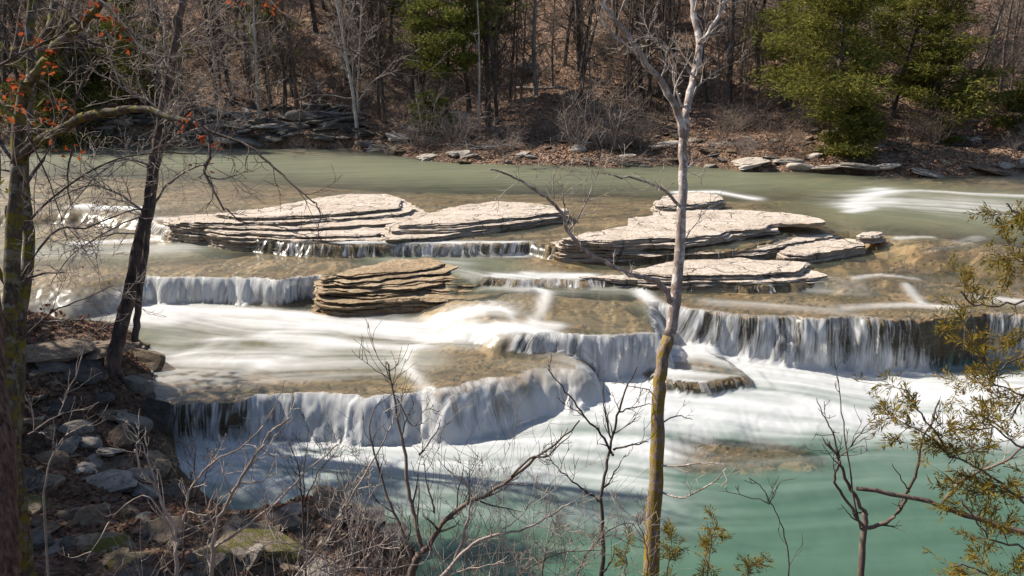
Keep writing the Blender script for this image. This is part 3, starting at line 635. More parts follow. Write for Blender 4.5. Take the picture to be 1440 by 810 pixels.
# --- boulders
def rock_mesh(rng, flat=.5, n=2, sharp=.35, lay=0):
    import bmesh
    bm = bmesh.new(); bmesh.ops.create_icosphere(bm, subdivisions=n + 1, radius=1)
    pl = [(rvec(rng).normalized(), rng.uniform(.45, .85)) for _ in range(11)]
    ox = rng.uniform(0, 99)
    for v in bm.verts:
        p = v.co.copy()
        for nrm, dd in pl:
            e = p.dot(nrm) - dd
            if e > 0: p -= nrm * e
        q = .12 * (float(vn(p.x * 3 + ox, p.y * 3 + p.z * 2.1, 7)) - .5) + .06 * (float(vn(p.x * 9 + ox, p.y * 9 + p.z * 7.1, 9)) - .5)
        p *= 1 + q
        if lay: p.x += .08 * math.sin(p.z * 14 + ox); p.y += .06 * math.sin(p.z * 17 + ox)
        v.co = Vector((p.x, p.y, p.z * flat))
    vs_ = [tuple(v.co) for v in bm.verts]; fs = [tuple(v.index for v in f.verts) for f in bm.faces]; bm.free()
    return vs_, fs
rk = random.Random(77)
def far_hit(px, py):
    d = ray(px, py); t = 36 / d[1]
    while t < 95:
        x, y, z = d[0] * t, d[1] * t, HC + d[2] * t
        if z < fz(x, y) and y > 40: break
        t += .4
    return float(x), float(y)
ROCKS = {}
def rock(kind, mt, loc, s, rz, label, group, tilt=(0, 0), name='rock', cat='rock', seed=None):
    key = (kind, mt, (seed if seed is not None else rk.randint(0, 4)))
    flat = dict(slab=.22, block=.6, round=.8)[kind]
    if key not in ROCKS:
        v, f = rock_mesh(random.Random(hash(kind) % 1 + key[2] * 13 + len(kind)), flat, 2, lay=(kind == 'slab')); o = mesh(name, v, f, M[mt]); ROCKS[key] = o
    else: 
        o = ROCKS[key].copy(); COL.objects.link(o); o.name = name
    o.location = loc; o.scale = s if not np.isscalar(s) else (s, s, s); o.rotation_euler = (tilt[0], tilt[1], rz); tag(o, label, cat, group); return o
# pale slabs along the waterline of the far bank: px, py, half length, kind, material, label
for px, py, s, kd, mt, lab in [
    (1053,238,1.05,'slab','stone_pale','flat pale slab at the far waterline, left of the big cedar thicket'),(1105,229,.9,'slab','stone_pale','pale slab tilted on the far shore just right of the centre'),
    (1078,224,.7,'slab','stone_pale','small pale slab on the shore above the flat waterline slab'),(1125,237,.6,'block','stone_pale','pale block at the water right of the flat slab'),
    (1160,240,.9,'slab','stone_pale','slab at the water directly under the big cedar'),(1200,242,1.2,'slab','stone_grey','dark wet slab at the water right of the big cedar base'),
    (1245,240,.8,'slab','stone_pale','pale slab in front of the fallen branches right of the cedar'),(1300,246,.9,'slab','stone_grey','grey slab at the far right waterline'),(1390,243,1.0,'slab','stone_brown','brown slab half in shade at the far right shore'),
    (560,195,1.0,'slab','stone_pale','long pale slab on the far shore left of the shrubs'),(585,186,.8,'slab','stone_pale','pale slab lying above the long one on the shore'),(527,215,.6,'block','stone_pale','pale pointed rock at the waterline left of centre'),
    (610,193,1.0,'slab','stone_grey','tilted grey slab leaning on the far shore below the pine'),(600,225,.7,'slab','stone_pale','small tan slab by the water below the tilted grey one'),(640,218,.6,'slab','stone_pale','small pale slab among sticks at the far waterline'),
    (930,205,.9,'slab','stone_pale','pale slab on the far shore just left of the central trunk'),(870,212,.6,'slab','stone_brown','brown slab under the pale brush on the far shore'),
    (1000,215,.8,'slab','stone_brown','brown flat rock on the shore right of the central trunk')]:
    x, y = far_hit(px, py); z = fz(x, y); s *= 1.35
    rock(kd, mt, (x, y, z + .05), (s, s * rk.uniform(.5, .8), s * rk.uniform(.6, 1)), rk.uniform(-.5, .5), lab, 'rocks along the far shore', (rk.uniform(-.2, .2), rk.uniform(-.2, .2)))
for i in range(260):
    px = rk.uniform(130, 1500) if i % 3 else rk.uniform(130, 520)
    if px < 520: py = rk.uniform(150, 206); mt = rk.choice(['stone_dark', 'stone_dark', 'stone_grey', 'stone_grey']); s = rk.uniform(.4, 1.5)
    else: py = rk.uniform(185, 244); mt = rk.choice(['stone_brown', 'stone_grey', 'stone_pale', 'stone_brown']); s = rk.uniform(.2, .75)
    x, y = far_hit(px, py)
    d, _, _ = sdpoly(np.array([x]), np.array([y]), far_poly)
    if d[0] > -.2: continue
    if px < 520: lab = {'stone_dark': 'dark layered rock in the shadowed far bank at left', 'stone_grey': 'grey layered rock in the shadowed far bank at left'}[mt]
    else: lab = {'stone_brown': 'small brown rock half buried along the far shore', 'stone_grey': 'small grey rock half buried along the far shore', 'stone_pale': 'small pale rock half buried along the far shore'}[mt]
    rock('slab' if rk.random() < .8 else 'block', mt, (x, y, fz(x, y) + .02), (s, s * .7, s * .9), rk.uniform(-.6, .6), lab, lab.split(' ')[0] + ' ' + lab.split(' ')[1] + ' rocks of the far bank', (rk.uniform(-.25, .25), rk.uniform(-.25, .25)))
# rock outcrops
for px, py, s, lab in [(600,150,1.6,'pale broken outcrop behind the small pine on the far bank'),(640,165,1.3,'grey outcrop block right of the pale broken outcrop'),(745,92,1.2,'boulder on the slope between the tall dark trunks')]:
    D = 60 if py > 100 else 68; x = (px - 720) / FPX * D; y = D * .99
    rock('block', 'stone_pale' if 'pale' in lab else 'stone_grey', (x, y, fz(x, y) + .3), (s, s * .8, s * 1.1), .3, lab, None, name='boulder', cat='boulder')

# --- bare trees
def bare_tree(name, seed, H=15, r=.17, barkm='bark_grey', twigm='twig_far', fork=False, first=.22, lean=0, nb=(21, 27), bl=3.2):
    rng = random.Random(seed); e = empty(name); tb = TB(); br = TB()
    pts = []; rad = []; p = Vector((0, 0, -.4)); d = Vector((lean, 0, 1)).normalized(); n = 14; dirs = []
    for i in range(n + 1):
        pts.append(p.copy()); dirs.append(d.copy()); t = i / n; rad.append(r * (1 - .85 * t) * (1.35 if i == 0 else 1))
        d = (d + Vector((rng.gauss(0, .045), rng.gauss(0, .045), .03))).normalized(); p = p + d * (H / n)
    tb.add(pts, rad, 8, cap=False, rough=.06, rng=rng)
    for k in range(rng.randint(*nb)):
        t = rng.uniform(first, .98); i = min(int(t * n), n - 1); q = pts[i].lerp(pts[i + 1], t * n - i)
        a = rng.uniform(0, 6.28); up = rng.uniform(.25, 1.1)
        grow(br, q, Vector((math.cos(a), math.sin(a), up)), bl * (1.15 - .6 * t) * rng.uniform(.5, 1.2), rad[i] * .42, 2, rng, up=.2, crook=.2, kids=(4, 6), ratio=.5, minr=.016, nseg=5, sides=4)
    tb.build('trunk', M[barkm], e); br.build('branches', M[twigm], e); return e
def sapling(name, seed, H=6, barkm='twig_far'):
    rng = random.Random(seed); e = empty(name); br = TB(); tb = TB()
    pts = [Vector((0, 0, -.2))]; d = Vector((rng.uniform(-.2, .2), rng.uniform(-.2, .2), 1)).normalized(); rad = [.05]
    for i in range(7):
        d = (d + rvec(rng, .08) + Vector((0, 0, .05))).normalized(); pts.append(pts[-1] + d * H / 7); rad.append(.05 * (1 - i / 7.5))
    tb.add(pts, rad, 5, cap=False)
    for k in range(11):
        i = rng.randint(1, 6); a = rng.uniform(0, 6.28)
        grow(br, pts[i], Vector((math.cos(a), math.sin(a), .8)), rng.uniform(.8, 1.9), .022, 2, rng, crook=.18, kids=(3, 4), ratio=.5, minr=.008, nseg=4, sides=3)
    tb.build('trunk', M[barkm], e); br.build('branches', M[barkm], e); return e
def brush(name, seed, H=2.2, mt='twig_grey', n=22, r=.022, spread=.9, lev=2, minr=.007):
    rng = random.Random(seed); tb = TB()
    for k in range(n):
        a = rng.uniform(0, 6.28); o_ = Vector((math.cos(a), math.sin(a), 0)) * rng.uniform(0, .45)
        d = Vector((math.cos(a) * rng.uniform(0, spread), math.sin(a) * rng.uniform(0, spread), 1))
        grow(tb, o_ + Vector((0, 0, -.1)), d, H * rng.uniform(.5, 1.1), r, lev, rng, up=.1, crook=.16, kids=(3, 5), ratio=.5, minr=minr, nseg=5, sides=4)
    return tb.build(name, M[mt])
# cedars: trunk, limbs and sprays of foliage
def spray_cloud(rs, centre, rad, n, ln=.17, wd=.035, droop=.25, out=None):
    """little pointed foliage sprays filling a clump; returns vertices"""
    c = np.asarray(centre); P = rs.normal(0, .45, (n, 3)) * np.asarray(rad) + c
    D = rs.normal(0, .6, (n, 3)); D[:, 2] = D[:, 2] * .6 + .1 - droop * rs.uniform(0, 1, n)
    if out is not None: D += np.asarray(out) * 1.0
    D /= np.linalg.norm(D, axis=1)[:, None]; S = np.cross(D, rs.normal(0, 1, (n, 3))); S /= np.linalg.norm(S, axis=1)[:, None]
    L = (ln * rs.uniform(.5, 1.4, n))[:, None]; w_ = (wd * rs.uniform(.6, 1.3, n))[:, None]
    return np.stack([P, P + D * L * .5 + S * w_, P + D * L, P + D * L * .5 - S * w_], 1).reshape(-1, 3)
def conifer(name, seed, H, r, base, spread, mt, barkm='bark_dark', nl=46, dens=330, ln=.34, wd=.04, gaps=.25, top=1.0, droop=.25, side=None):
    rng = random.Random(seed); rs = np.random.RandomState(seed); e = empty(name); tb = TB(); lb = TB(); pts = []; rad = []
    p = Vector((0, 0, -.4)); d = Vector((rng.uniform(-.04, .04), 0, 1))
    for i in range(13):
        pts.append(p.copy()); rad.append(r * (1 - .9 * i / 12)); d = (d + Vector((rng.gauss(0, .03), rng.gauss(0, .03), .02))).normalized(); p = p + d * H / 12
    tb.add(pts, rad, 8, cap=False, rough=.1, rng=rng); FV = []
    for k in range(nl):
        t = base + (1 - base) * (k + rng.random()) / nl; 
        i = min(int(t * 12), 11); q = pts[i].lerp(pts[i + 1], t * 12 - i); a = k * 2.4 + rng.uniform(-.5, .5)
        if rng.random() < gaps * .5: continue
        u = (t - base) / (1 - base); L = spread * (1 - u ** 1.6 * top) * (.55 + .45 * min(1, u * 5)) * rng.uniform(.55, 1.15) + .2
        if side: L *= 1 + side[1] * math.cos(a - side[0])
        dd = Vector((math.cos(a), math.sin(a), rng.uniform(-.05, .45))); lp = [q]; lr = [rad[i] * .3 + .01]
        for j in range(5):
            dd = (dd + rvec(rng, .12) + Vector((0, 0, .05))).normalized(); lp.append(lp[-1] + dd * L / 5); lr.append(lr[0] * (1 - (j + 1) / 5.5))
        lb.add(lp, lr, 4, cap=False)
        for j in range(2, 6):
            for b in range(2):
                if rng.random() < gaps: continue
                c = lp[j] + rvec(rng, .16) * L * .3 
                lb.add([lp[j - 1], lp[j - 1].lerp(c, .6) + rvec(rng, .05), c], [.018, .012, .006], 3, cap=False)
                rr = L * .2 + .2
                FV.append(spray_cloud(rs, c + Vector((0, 0, .05)), (rr * 1.35, rr * 1.35, rr * .4), int(dens * rr * rng.uniform(.5, 1.3) / .5 * .27), ln, wd, droop, out=(dd.x * .5, dd.y * .5, .15)))
    FV = np.concatenate(FV); F = np.arange(len(FV)).reshape(-1, 4)
    tb.build('trunk', M[barkm], e); lb.build('limb', M[barkm], e); mesh('foliage', FV, F, M[mt], e); return e

def put_at(px, D, dz=0):
    x = (px - 720) / FPX * D * 1.02; y = D; return (x, y, fz(x, y) + dz)
PARK = (0, 0, 0)
P_grey = [bare_tree('bare_tree', 500 + i, H=14 + i, r=.15 + .02 * i, first=.1) for i in range(3)]
P_dark = [bare_tree('bare_tree', 520 + i, H=15 + i, r=.17 + .03 * i, barkm='bark_dark', twigm='twig_dark', first=.16) for i in range(3)]
P_brown = [bare_tree('bare_tree', 540 + i, H=13 + i, r=.13 + .02 * i, barkm='bark_brown', twigm='twig_far', first=.1) for i in range(3)]
P_pale = [bare_tree('bare_tree', 560 + i, H=13 + i, r=.11 + .02 * i, barkm='bark_pale', twigm='twig', first=.15) for i in range(2)]
P_thin = [bare_tree('bare_tree', 580 + i, H=10 + i, r=.07, barkm='bark_pale', twigm='twig', first=.3, nb=(7, 9), bl=1.6) for i in range(2)]
def fixlab(): pass
POOL = dict(grey=P_grey, dark=P_dark, brown=P_brown, pale=P_pale, thin=P_thin); used = set()
rt = random.Random(5)
def place(kind, i, loc, label, group, sc=1, rz=None, tilt=(0, 0)):
    src = POOL[kind][i % len(POOL[kind])]; rz = rt.uniform(0, 6.28) if rz is None else rz
    if id(src) not in used: 
        used.add(id(src)); o = src; o.location = loc; o.rotation_euler = (tilt[0], tilt[1], rz); o.scale = (sc, sc, sc)
    else: o = copy_tree(src, loc, rz, sc, tilt)
    tag(o, label, 'tree', group); return o
GT = 'bare trees on the far hillside'
for px, D, kind, sc, tl, lab in [
    (378,59,'pale',1.15,-.06,'pale grey leaning trunk on the far bank above the dark rocks at left'),(510,57,'pale',1.3,-.02,'pale curved trunk rooted at the water edge left of the small pine'),
    (430,62,'brown',.9,0,'thin brown trunk between the pale leaning tree and the curved one'),(424,64,'dark',.8,.03,'dark slim trunk close behind the thin brown one at left'),
    (540,62,'dark',.8,0,'dark trunk on the bank just right of the curved pale tree'),(676,56,'thin',1.3,0,'straight very thin white stem left of the twin dark trunks'),
    (688,57.5,'dark',1.25,.0,'left one of the twin thick dark trunks near the waterline'),(699,58,'dark',.95,.02,'right one of the twin dark trunks near the waterline'),
    (717,62,'dark',.8,0,'slim dark trunk right of the twin trunks'),(752,62,'grey',1.0,0,'trunk with a pale sunlit foot right of the twin trunks'),
    (790,66,'dark',1.0,.05,'dark trunk leaning right at upper middle of the hillside'),(812,64,'dark',1.0,.12,'darkest slanting trunk behind the pale brush'),
    (775,63,'brown',.8,0,'slim brown trunk between the sunlit foot tree and the slanting ones'),(893,61,'dark',.9,0,'dark straight trunk left of the central tree fork'),
    (906,60,'dark',1.0,.02,'second dark straight trunk left of the central tree fork'),(875,60,'brown',.8,-.03,'short thin trunk beside the pale brush'),
    (1008,59,'brown',.9,.15,'thin trunk slanting right beside the central tree'),(1025,63,'grey',.8,.05,'grey thin trunk left of the big cedar'),
    (1052,58,'brown',.6,.0,'small thin trunk standing before the left side of the big cedar'),(1338,56,'brown',1.0,.1,'slim trunk leaning right in the open slope right of the cedars'),
    (1375,60,'brown',.9,.03,'brown trunk on the open slope at right'),(1356,62,'grey',.7,.08,'crooked grey trunk on the open slope at right'),(1424,68,'pale',1.0,.03,'pale trunk near the right edge high on the slope'),
    (1400,72,'thin',1.2,.25,'broken pale pole tilting on the upper right slope'),(1290,60,'grey',1.0,.03,'grey trunk behind the right part of the cedar thicket'),
    (40,60,'dark',1.0,0,'dark far trunk behind the mossy tree at left edge'),(270,62,'grey',1.0,.03,'grey trunk behind the twin stemmed tree at left'),(325,64,'dark',.9,0,'dark trunk right of the yellow green thicket at left')]:
    place(kind, rt.randint(0, 2), put_at(px, D), lab, GT, sc, None, (rt.uniform(-.03, .03), tl)) 
# the rest of the wood, standing so close that nothing tells them apart
cnt = 0
while cnt < 185:
    D = 58 + 34 * rt.random() ** 1.3; px = rt.uniform(-120, 1560)
    if px > 1230 and rt.random() < .6 and D < 90: continue
    kind = rt.choice(['grey', 'dark', 'dark', 'dark', 'dark', 'brown', 'brown', 'brown', 'pale'] if cnt % 3 else ['dark', 'brown'])
    lab = {'grey': 'one of the grey bare trees crowding the upper far hillside', 'dark': 'one of the dark bare trees crowding the upper far hillside',
           'brown': 'one of the brown bare trees crowding the upper far hillside', 'pale': 'one of the pale bare trees crowding the upper far hillside'}[kind]
    place(kind, rt.randint(0, 2), put_at(px, D), lab, kind + ' bare trees crowding the hillside', rt.uniform(.6, 1.1), None, (rt.uniform(-.06, .06), rt.uniform(-.08, .08))); cnt += 1
for k_ in POOL:
    for s_ in POOL[k_]:
        if id(s_) not in used:
            for c_ in list(s_.children): bpy.data.objects.remove(c_)
            bpy.data.objects.remove(s_)
P_sap = [sapling('sapling', 600 + i, 4 + i) for i in range(4)]
for i in range(120):
    D = rt.uniform(54, 84); px = rt.uniform(-60, 1500); loc = put_at(px, D)
    d, _, _ = sdpoly(np.array([loc[0]]), np.array([loc[1]]), far_poly)
    if d[0] > -1.5: continue
    o = P_sap[i] if i < 4 else copy_tree(P_sap[i % 4], loc, rt.uniform(0, 6.28), rt.uniform(.6, 1.3), (rt.uniform(-.15, .15), rt.uniform(-.15, .15)))
    o.location = loc; tag(o, 'one of the leafless saplings scattered through the far wood', 'sapling', 'leafless saplings in the far wood')
# conifers of the far bank
def con(px, D, *a, label, cat='cedar', **k):
    e = conifer('cedar_tree' if cat == 'cedar' else 'pine_tree', *a, **k); e.location = put_at(px, D); tag(e, label, cat, 'evergreens of the far bank'); return e
con(1165, 50.5, 701, 13, .2, .02, 4.7, 'cedar', label='largest yellow green cedar leaning over the far shore at right', nl=76, dens=330, side=(3.3, .3), gaps=.5)
con(1235, 57, 702, 14, .18, .1, 4.4, 'cedar', label='dark tall cedar behind and right of the largest one', nl=66, dens=290, gaps=.5)
con(1290, 53, 703, 8.0, .13, .03, 3.4, 'cedar', label='shorter cedar at the right end of the cedar thicket', nl=44, dens=280, gaps=.4, side=(.2, .3))
con(1095, 58, 704, 12, .14, .1, 3.3, 'cedar', label='cedar at the left end of the thicket, behind the biggest', nl=46, dens=260, gaps=.45)
con(1180, 47.6, 709, 3.4, .08, .02, 1.7, 'cedar', label='low bushy cedar touching the shore beneath the largest one', nl=26, dens=330)
con(630, 58, 705, 12.5, .17, .3, 3.6, 'pine', cat='pine', label='olive green pine standing alone left of the white stem', nl=60, dens=300, droop=.1, gaps=.35)
con(612, 56, 706, 3.2, .07, .1, 1.6, 'pine', cat='pine', label='very small pine growing before the pale outcrop', nl=20, dens=260)
con(700, 63, 707, 11, .2, .5, 2.4, 'pine', 'bark_dark', cat='pine', label='dark pine crown above the twin trunks', nl=34, dens=300)
con(812, 68, 708, 11, .2, .5, 3.0, 'pine', 'bark_dark', cat='pine', label='dark pine crown high at upper middle of the picture', nl=30, dens=280)
con(140, 61, 710, 7.5, .14, .1, 3.2, 'cedar', label='yellow green cedar seen through the twigs at upper left', nl=44, dens=330)
con(95, 57, 717, 9, .15, .12, 3.4, 'cedar', label='broad yellow green cedar behind the mossy trees at upper left', nl=46, dens=300, gaps=.4)
con(245, 60, 718, 9.5, .15, .2, 2.8, 'cedar', label='yellow green cedar behind the twin stemmed tree', nl=40, dens=260, gaps=.45)
con(205, 64, 711, 9, .14, .1, 2.6, 'pine', cat='pine', label='dull green pine right of the yellow cedar at upper left', nl=36, dens=280)
con(405, 67, 712, 9, .14, .2, 2.2, 'pine', cat='pine', label='thin dull green pine behind the pale leaning trunk', nl=30, dens=240)
con(1425, 55, 713, 4.5, .1, .05, 2.2, 'cedar', label='cedar at the right edge of the far bank', nl=30, dens=330)
con(460, 74, 714, 9, .14, .2, 2.6, 'pine', cat='pine', label='faint green pine high on the slope left of the curved trunk', nl=28, dens=220)
con(560, 72, 715, 11, .16, .25, 2.6, 'pine', cat='pine', label='dim pine deep in the wood behind the olive green pine', nl=30, dens=240)
con(900, 76, 716, 11, .16, .3, 2.6, 'pine', cat='pine', label='dim pine deep in the wood left of the central tree fork', nl=26, dens=220)
# brush along the shore
P_br = [brush('brushwood', 620 + i, 2.0 + .3 * i, ['twig_grey', 'twig_grey', 'twig_far', 'bark_brown'][i]) for i in range(4)]
BR = [(850,51.5,2.0,'largest pale brushwood bush on the far shore left of the central tree',0),(812,51,1.4,'low brushwood at the foot of the largest pale bush',1),(900,51,1.3,'brushwood between the largest pale bush and the central tree',2),
      (592,54,1.5,'tangled brushwood left of the white stem by the outcrop',0),(645,53,1.3,'brushwood leaning left before the white stem',1),(1010,52,.8,'brushwood right of the central tree on the far shore',2),
      (1260,51,.8,'brushwood among driftwood right of the low cedar',3),(735,53.5,.8,'low brushwood between twin trunks and the water',3)]
for i, (px, D, sc, lab, k) in enumerate(BR):
    o = P_br[k] if i == 0 or (k == 1 and i == 1) or (k == 2 and i == 2) or (k == 3 and i == 6) else P_br[k].copy()
    if o.name not in COL.objects: COL.objects.link(o)
    o.location = put_at(px, D); o.scale = (sc, sc, sc); o.rotation_euler = (0, 0, rt.uniform(0, 6)); tag(o, lab, 'bush', 'brushwood of the far shore')
for i in range(170):
    px = rt.uniform(-40, 1480); D = rt.uniform(48, 74); loc = put_at(px, D); d, _, _ = sdpoly(np.array([loc[0]]), np.array([loc[1]]), far_poly)
    if d[0] > -1.2: continue
    o = P_br[rt.randint(0, 3)].copy(); COL.objects.link(o); s = rt.uniform(.35, .9); o.location = loc; o.scale = (s * 1.2, s * 1.2, s); o.rotation_euler = (rt.uniform(-.2, .2), rt.uniform(-.2, .2), rt.uniform(0, 6)); 
    tag(o, 'one of the leafless low bushes of the far bank', 'bush', 'leafless low bushes of the far bank')
# driftwood and fallen logs
def stick_pile(name, seed, n, L, spread, mt, r=.03, flat=.25):
    rng = random.Random(seed); tb = TB()
    for k in range(n):
        a = rng.gauss(0, .6); d = Vector((math.cos(a), math.sin(a), rng.uniform(-flat, flat))); c = Vector((rng.uniform(-spread, spread), rng.uniform(-spread, spread) * .4, rng.uniform(0, .25)))
        grow(tb, c - d * L * .4, d, L * rng.uniform(.4, 1.1), r * rng.uniform(.4, 1.1), 1, rng, up=0, crook=.1, kids=(1, 3), ratio=.4, minr=.006, nseg=5, sides=4)
    return tb.build(name, M[mt])
for i, (px, py, L, sp, lab) in enumerate([(1165,235,2.2,1.2,'driftwood pile under the largest cedar'),(1270,238,2.5,1.6,'driftwood pile right of the low cedar'),(690,212,2.6,2.0,'scatter of sticks on the far shore below the twin trunks'),
        (880,222,2.4,1.6,'scatter of sticks on the shore before the pale brush'),(1390,238,2.0,1.3,'driftwood at the far right shore'),(550,205,1.8,1.2,'sticks lying by the long pale slab'),(1030,215,2.0,1.5,'sticks on the shore right of the central tree')]):
    x, y = at(px, py, 2.7); o = stick_pile('driftwood', 640 + i, 34, L, sp, 'twig' if i % 2 == 0 else 'twig_grey'); o.location = (x, y, fz(x, y) + .05); tag(o, lab, 'driftwood', 'driftwood of the far shore')
for i, (px, D, L, rz, lab) in enumerate([(480,60,5,.1,'fallen log lying along the slope at left'),(760,63,4,-.15,'fallen log below the boulder on the slope'),(1330,57,6,.05,'long fallen log on the open slope at right'),(1410,66,6,-.1,'fallen trunk high on the right slope'),(350,60,4,.2,'fallen log over the dark rocks at left')]):
    tb = TB(); rng = random.Random(i + 9); pts = [Vector((-L / 2 + L * k / 6, rng.gauss(0, .05), rng.gauss(0, .04))) for k in range(7)]; tb.add(pts, [.16 * (1 - .08 * k) for k in range(7)], 7, rough=.08, rng=rng)
    for k in range(4): grow(tb, pts[k + 1], Vector((rng.uniform(-.3, 1), rng.uniform(-1, 1), rng.uniform(.2, 1))), 1.1, .05, 1, rng, minr=.01)
    o = tb.build('fallen_log', M['bark_grey']); loc = put_at(px, D, .2); o.location = loc; o.rotation_euler = (0, 0, rz); tag(o, lab, 'log', 'fallen logs on the far bank')
# ------------------------------------------------------------------ near bank
LP = [(-700,462),(-200,466),(40,474),(112,484),(200,492),(226,520),(234,560),(238,600),(246,650),(290,700),(350,716),(430,700),(500,704),(560,735),(600,810),(700,880),(1000,930),(1700,990)]
near_poly = [at(p[0], p[1], .5 if p[0] < 220 else .15) for p in LP] + [(40, 7), (40, -40), (-60, -40), (-60, 24)]
def near_h(x, y):
    x = np.asarray(x, float); y = np.asarray(y, float)
    wx = x + (fbm(x * 1.3, y * 1.3, 800, 4) - .5) * .5; wy = y + (fbm(x * 1.3, y * 1.3, 810, 4) - .5) * .5
    d, _, _ = sdpoly(wx, wy, near_poly); d = -d; dp = np.maximum(d, 0)
    lf = np.clip((1.0 - x) / 4, 0, 1)
    up = np.clip((y - 15) / 3, 0, 1)                      # the rocky head of the bank beside the shelf
    bump_ = lf * (.25 + 1.25 * up)
    z = .02 + bump_ * (1 - np.exp(-dp / .35)) + (.66 - .30 * lf) * dp * (1 - .35 * up)
    z = z + (fbm(x * .8, y * .8, 820, 5) - .5) * .55 * np.clip(dp / .6, 0, 1) + (fbm(x * 3.5, y * 3.5, 830, 4) - .5) * .16 * np.clip(dp / .3, 0, 1)
    z = np.minimum(z, 7.4 + .2 * fbm(x, y, 840))
    return np.where(d < 0, np.maximum(-1.5, d * 2.0), z)
xs_ = np.concatenate([np.arange(-60, -22, 1.2), np.arange(-22, 8, .085), np.arange(8, 40, .6)]); ys_ = np.concatenate([np.arange(-40, 5, .8), np.arange(5, 24.5, .085)])
XX, YY = np.meshgrid(xs_, ys_); ZZ = near_h(XX, YY)
M['nearg'] = m_litter('near_bank_soil', .6)
o = mesh('near_bank', np.stack([XX, YY, ZZ], -1).reshape(-1, 3), quads(len(xs_), len(ys_)).reshape(-1, 4), M['nearg'], None, True); tag(o, 'leaf strewn rocky near bank', kind='structure')
nz = lookup(xs_, ys_, ZZ)
def on_bank(px, py):
    """where the sight line meets the near bank"""
    d = ray(px, py); t = 5.0
    while t < 40:
        x, y, z = d[0] * t, d[1] * t, HC + d[2] * t
        if z < nz(x, y): return (x, y, nz(x, y))
        t += .1
    return (x, y, 0)
def near_pts(rs, n):
    x = rs.uniform(-17, 5, n); y = rs.uniform(6.5, 24, n); d, _, _ = sdpoly(x, y, near_poly); k = (d < -.1) & (fbm(x * 1.1, y * 1.1, 900, 3) + rs.uniform(-.15, .15, n) > .36)
    x = x[k]; y = y[k]; return np.stack([x, y, near_h(x, y) + .015], -1)
M['litnear'] = m_leaf('fallen_leaves_near', (.12, .06, .04), (.24, .14, .10), (.05, .03, .02), .1)
chips('leaf_litter', 60000, near_pts, M['litnear'], .05, 6, 'fallen brown leaves between the stones of the near bank', .7)
for px, py, kd, mt, s, tl, lab in [
    (190,545,'round','stone_grey',(.42,.4,.5),(0,0),'rounded pale grey boulder at the corner of the near bank, below the twin stemmed tree'),
    (200,505,'block','stone_brown',(.75,.6,.55),(.1,.1),'brown blocky boulder at the water corner under the twin stemmed tree'),
    (130,488,'slab','stone_brown',(1.0,.7,.8),(.05,-.1),'broad brown slab on top of the bank left of the twin stemmed tree'),
    (60,492,'slab','stone_brown',(.9,.6,.7),(.1,.05),'brown slab by the water near the mossy trees'),
    (110,520,'slab','stone_dark',(.9,.6,.8),(.2,.1),'dark slab jutting under the broad brown slab'),
    (222,585,'round','stone_dark',(.5,.45,.6),(0,0),'dark wet boulder beside the nearest waterfall'),
    (185,595,'block','stone_grey',(.4,.35,.4),(.2,.3),'grey angular block beneath the rounded pale boulder'),
    (110,605,'block','stone_grey',(.36,.25,.3),(.4,.2),'blue grey stone tilted amid the bank rubble'),
    (130,625,'block','stone_grey',(.4,.3,.35),(-.2,.3),'grey stone with sharp edges just below the tilted one'),
    (72,650,'round','stone_brown',(.38,.3,.3),(0,.1),'brown rounded stone left of the long flat slabs'),
    (140,652,'slab','stone_brown',(.85,.35,.6),(.12,.1),'long flat tan slab in the middle of the near bank'),
    (115,662,'slab','stone_pale',(.4,.25,.5),(.1,0),'short pale slab under the long flat tan one'),
    (155,680,'slab','stone_grey',(.6,.4,.7),(.1,-.05),'grey slab below the long flat tan one'),
    (180,670,'slab','stone_grey',(.5,.3,.5),(.15,.1),'thin grey slab leaning on the water side of the rubble'),
    (205,695,'round','stone_grey',(.5,.38,.38),(.1,.1),'smooth grey boulder near the pool edge'),
    (245,700,'round','stone_dark',(.38,.3,.35),(0,0),'dark boulder right beside the pool at lower left'),
    (130,770,'slab','stone_moss',(.62,.38,.8),(.1,.12),'large moss topped slab at the bottom left corner'),
    (185,790,'block','stone_moss',(.45,.4,.35),(.1,0),'mossy dark block right of the moss topped slab'),
    (370,775,'round','stone_moss',(.7,.4,.4),(0,.1),'long hump of bright moss at the bottom of the bank'),
    (300,790,'block','stone_moss',(.35,.3,.25),(.1,.2),'small mossy stone left of the bright moss hump'),
    (50,715,'block','stone_moss',(.3,.26,.25),(.1,.2),'mossy stone beside the rough dark trunk'),
    (235,750,'slab','stone_brown',(.4,.28,.5),(.1,0),'brown slab behind the pale forked shrub'),
    (460,725,'block','stone_dark',(.4,.32,.3),(.1,.1),'dark wet rock at the tip of the near bank'),
    (400,735,'block','stone_dark',(.36,.3,.3),(.1,.1),'dark wet rock at the edge of the pool right of the forked shrub'),
    (340,745,'round','stone_dark',(.4,.35,.3),(0,.1),'dark rounded rock at the pool edge behind the forked shrub')]:
    x, y, z = on_bank(px, py); k = math.hypot(y, x) / 14 
    rock(kd, mt, (x, y, z - .05), tuple(v * 1.15 for v in s), rk.uniform(-.4, .4), lab, 'boulders of the near bank', tl, name='boulder', cat='boulder')
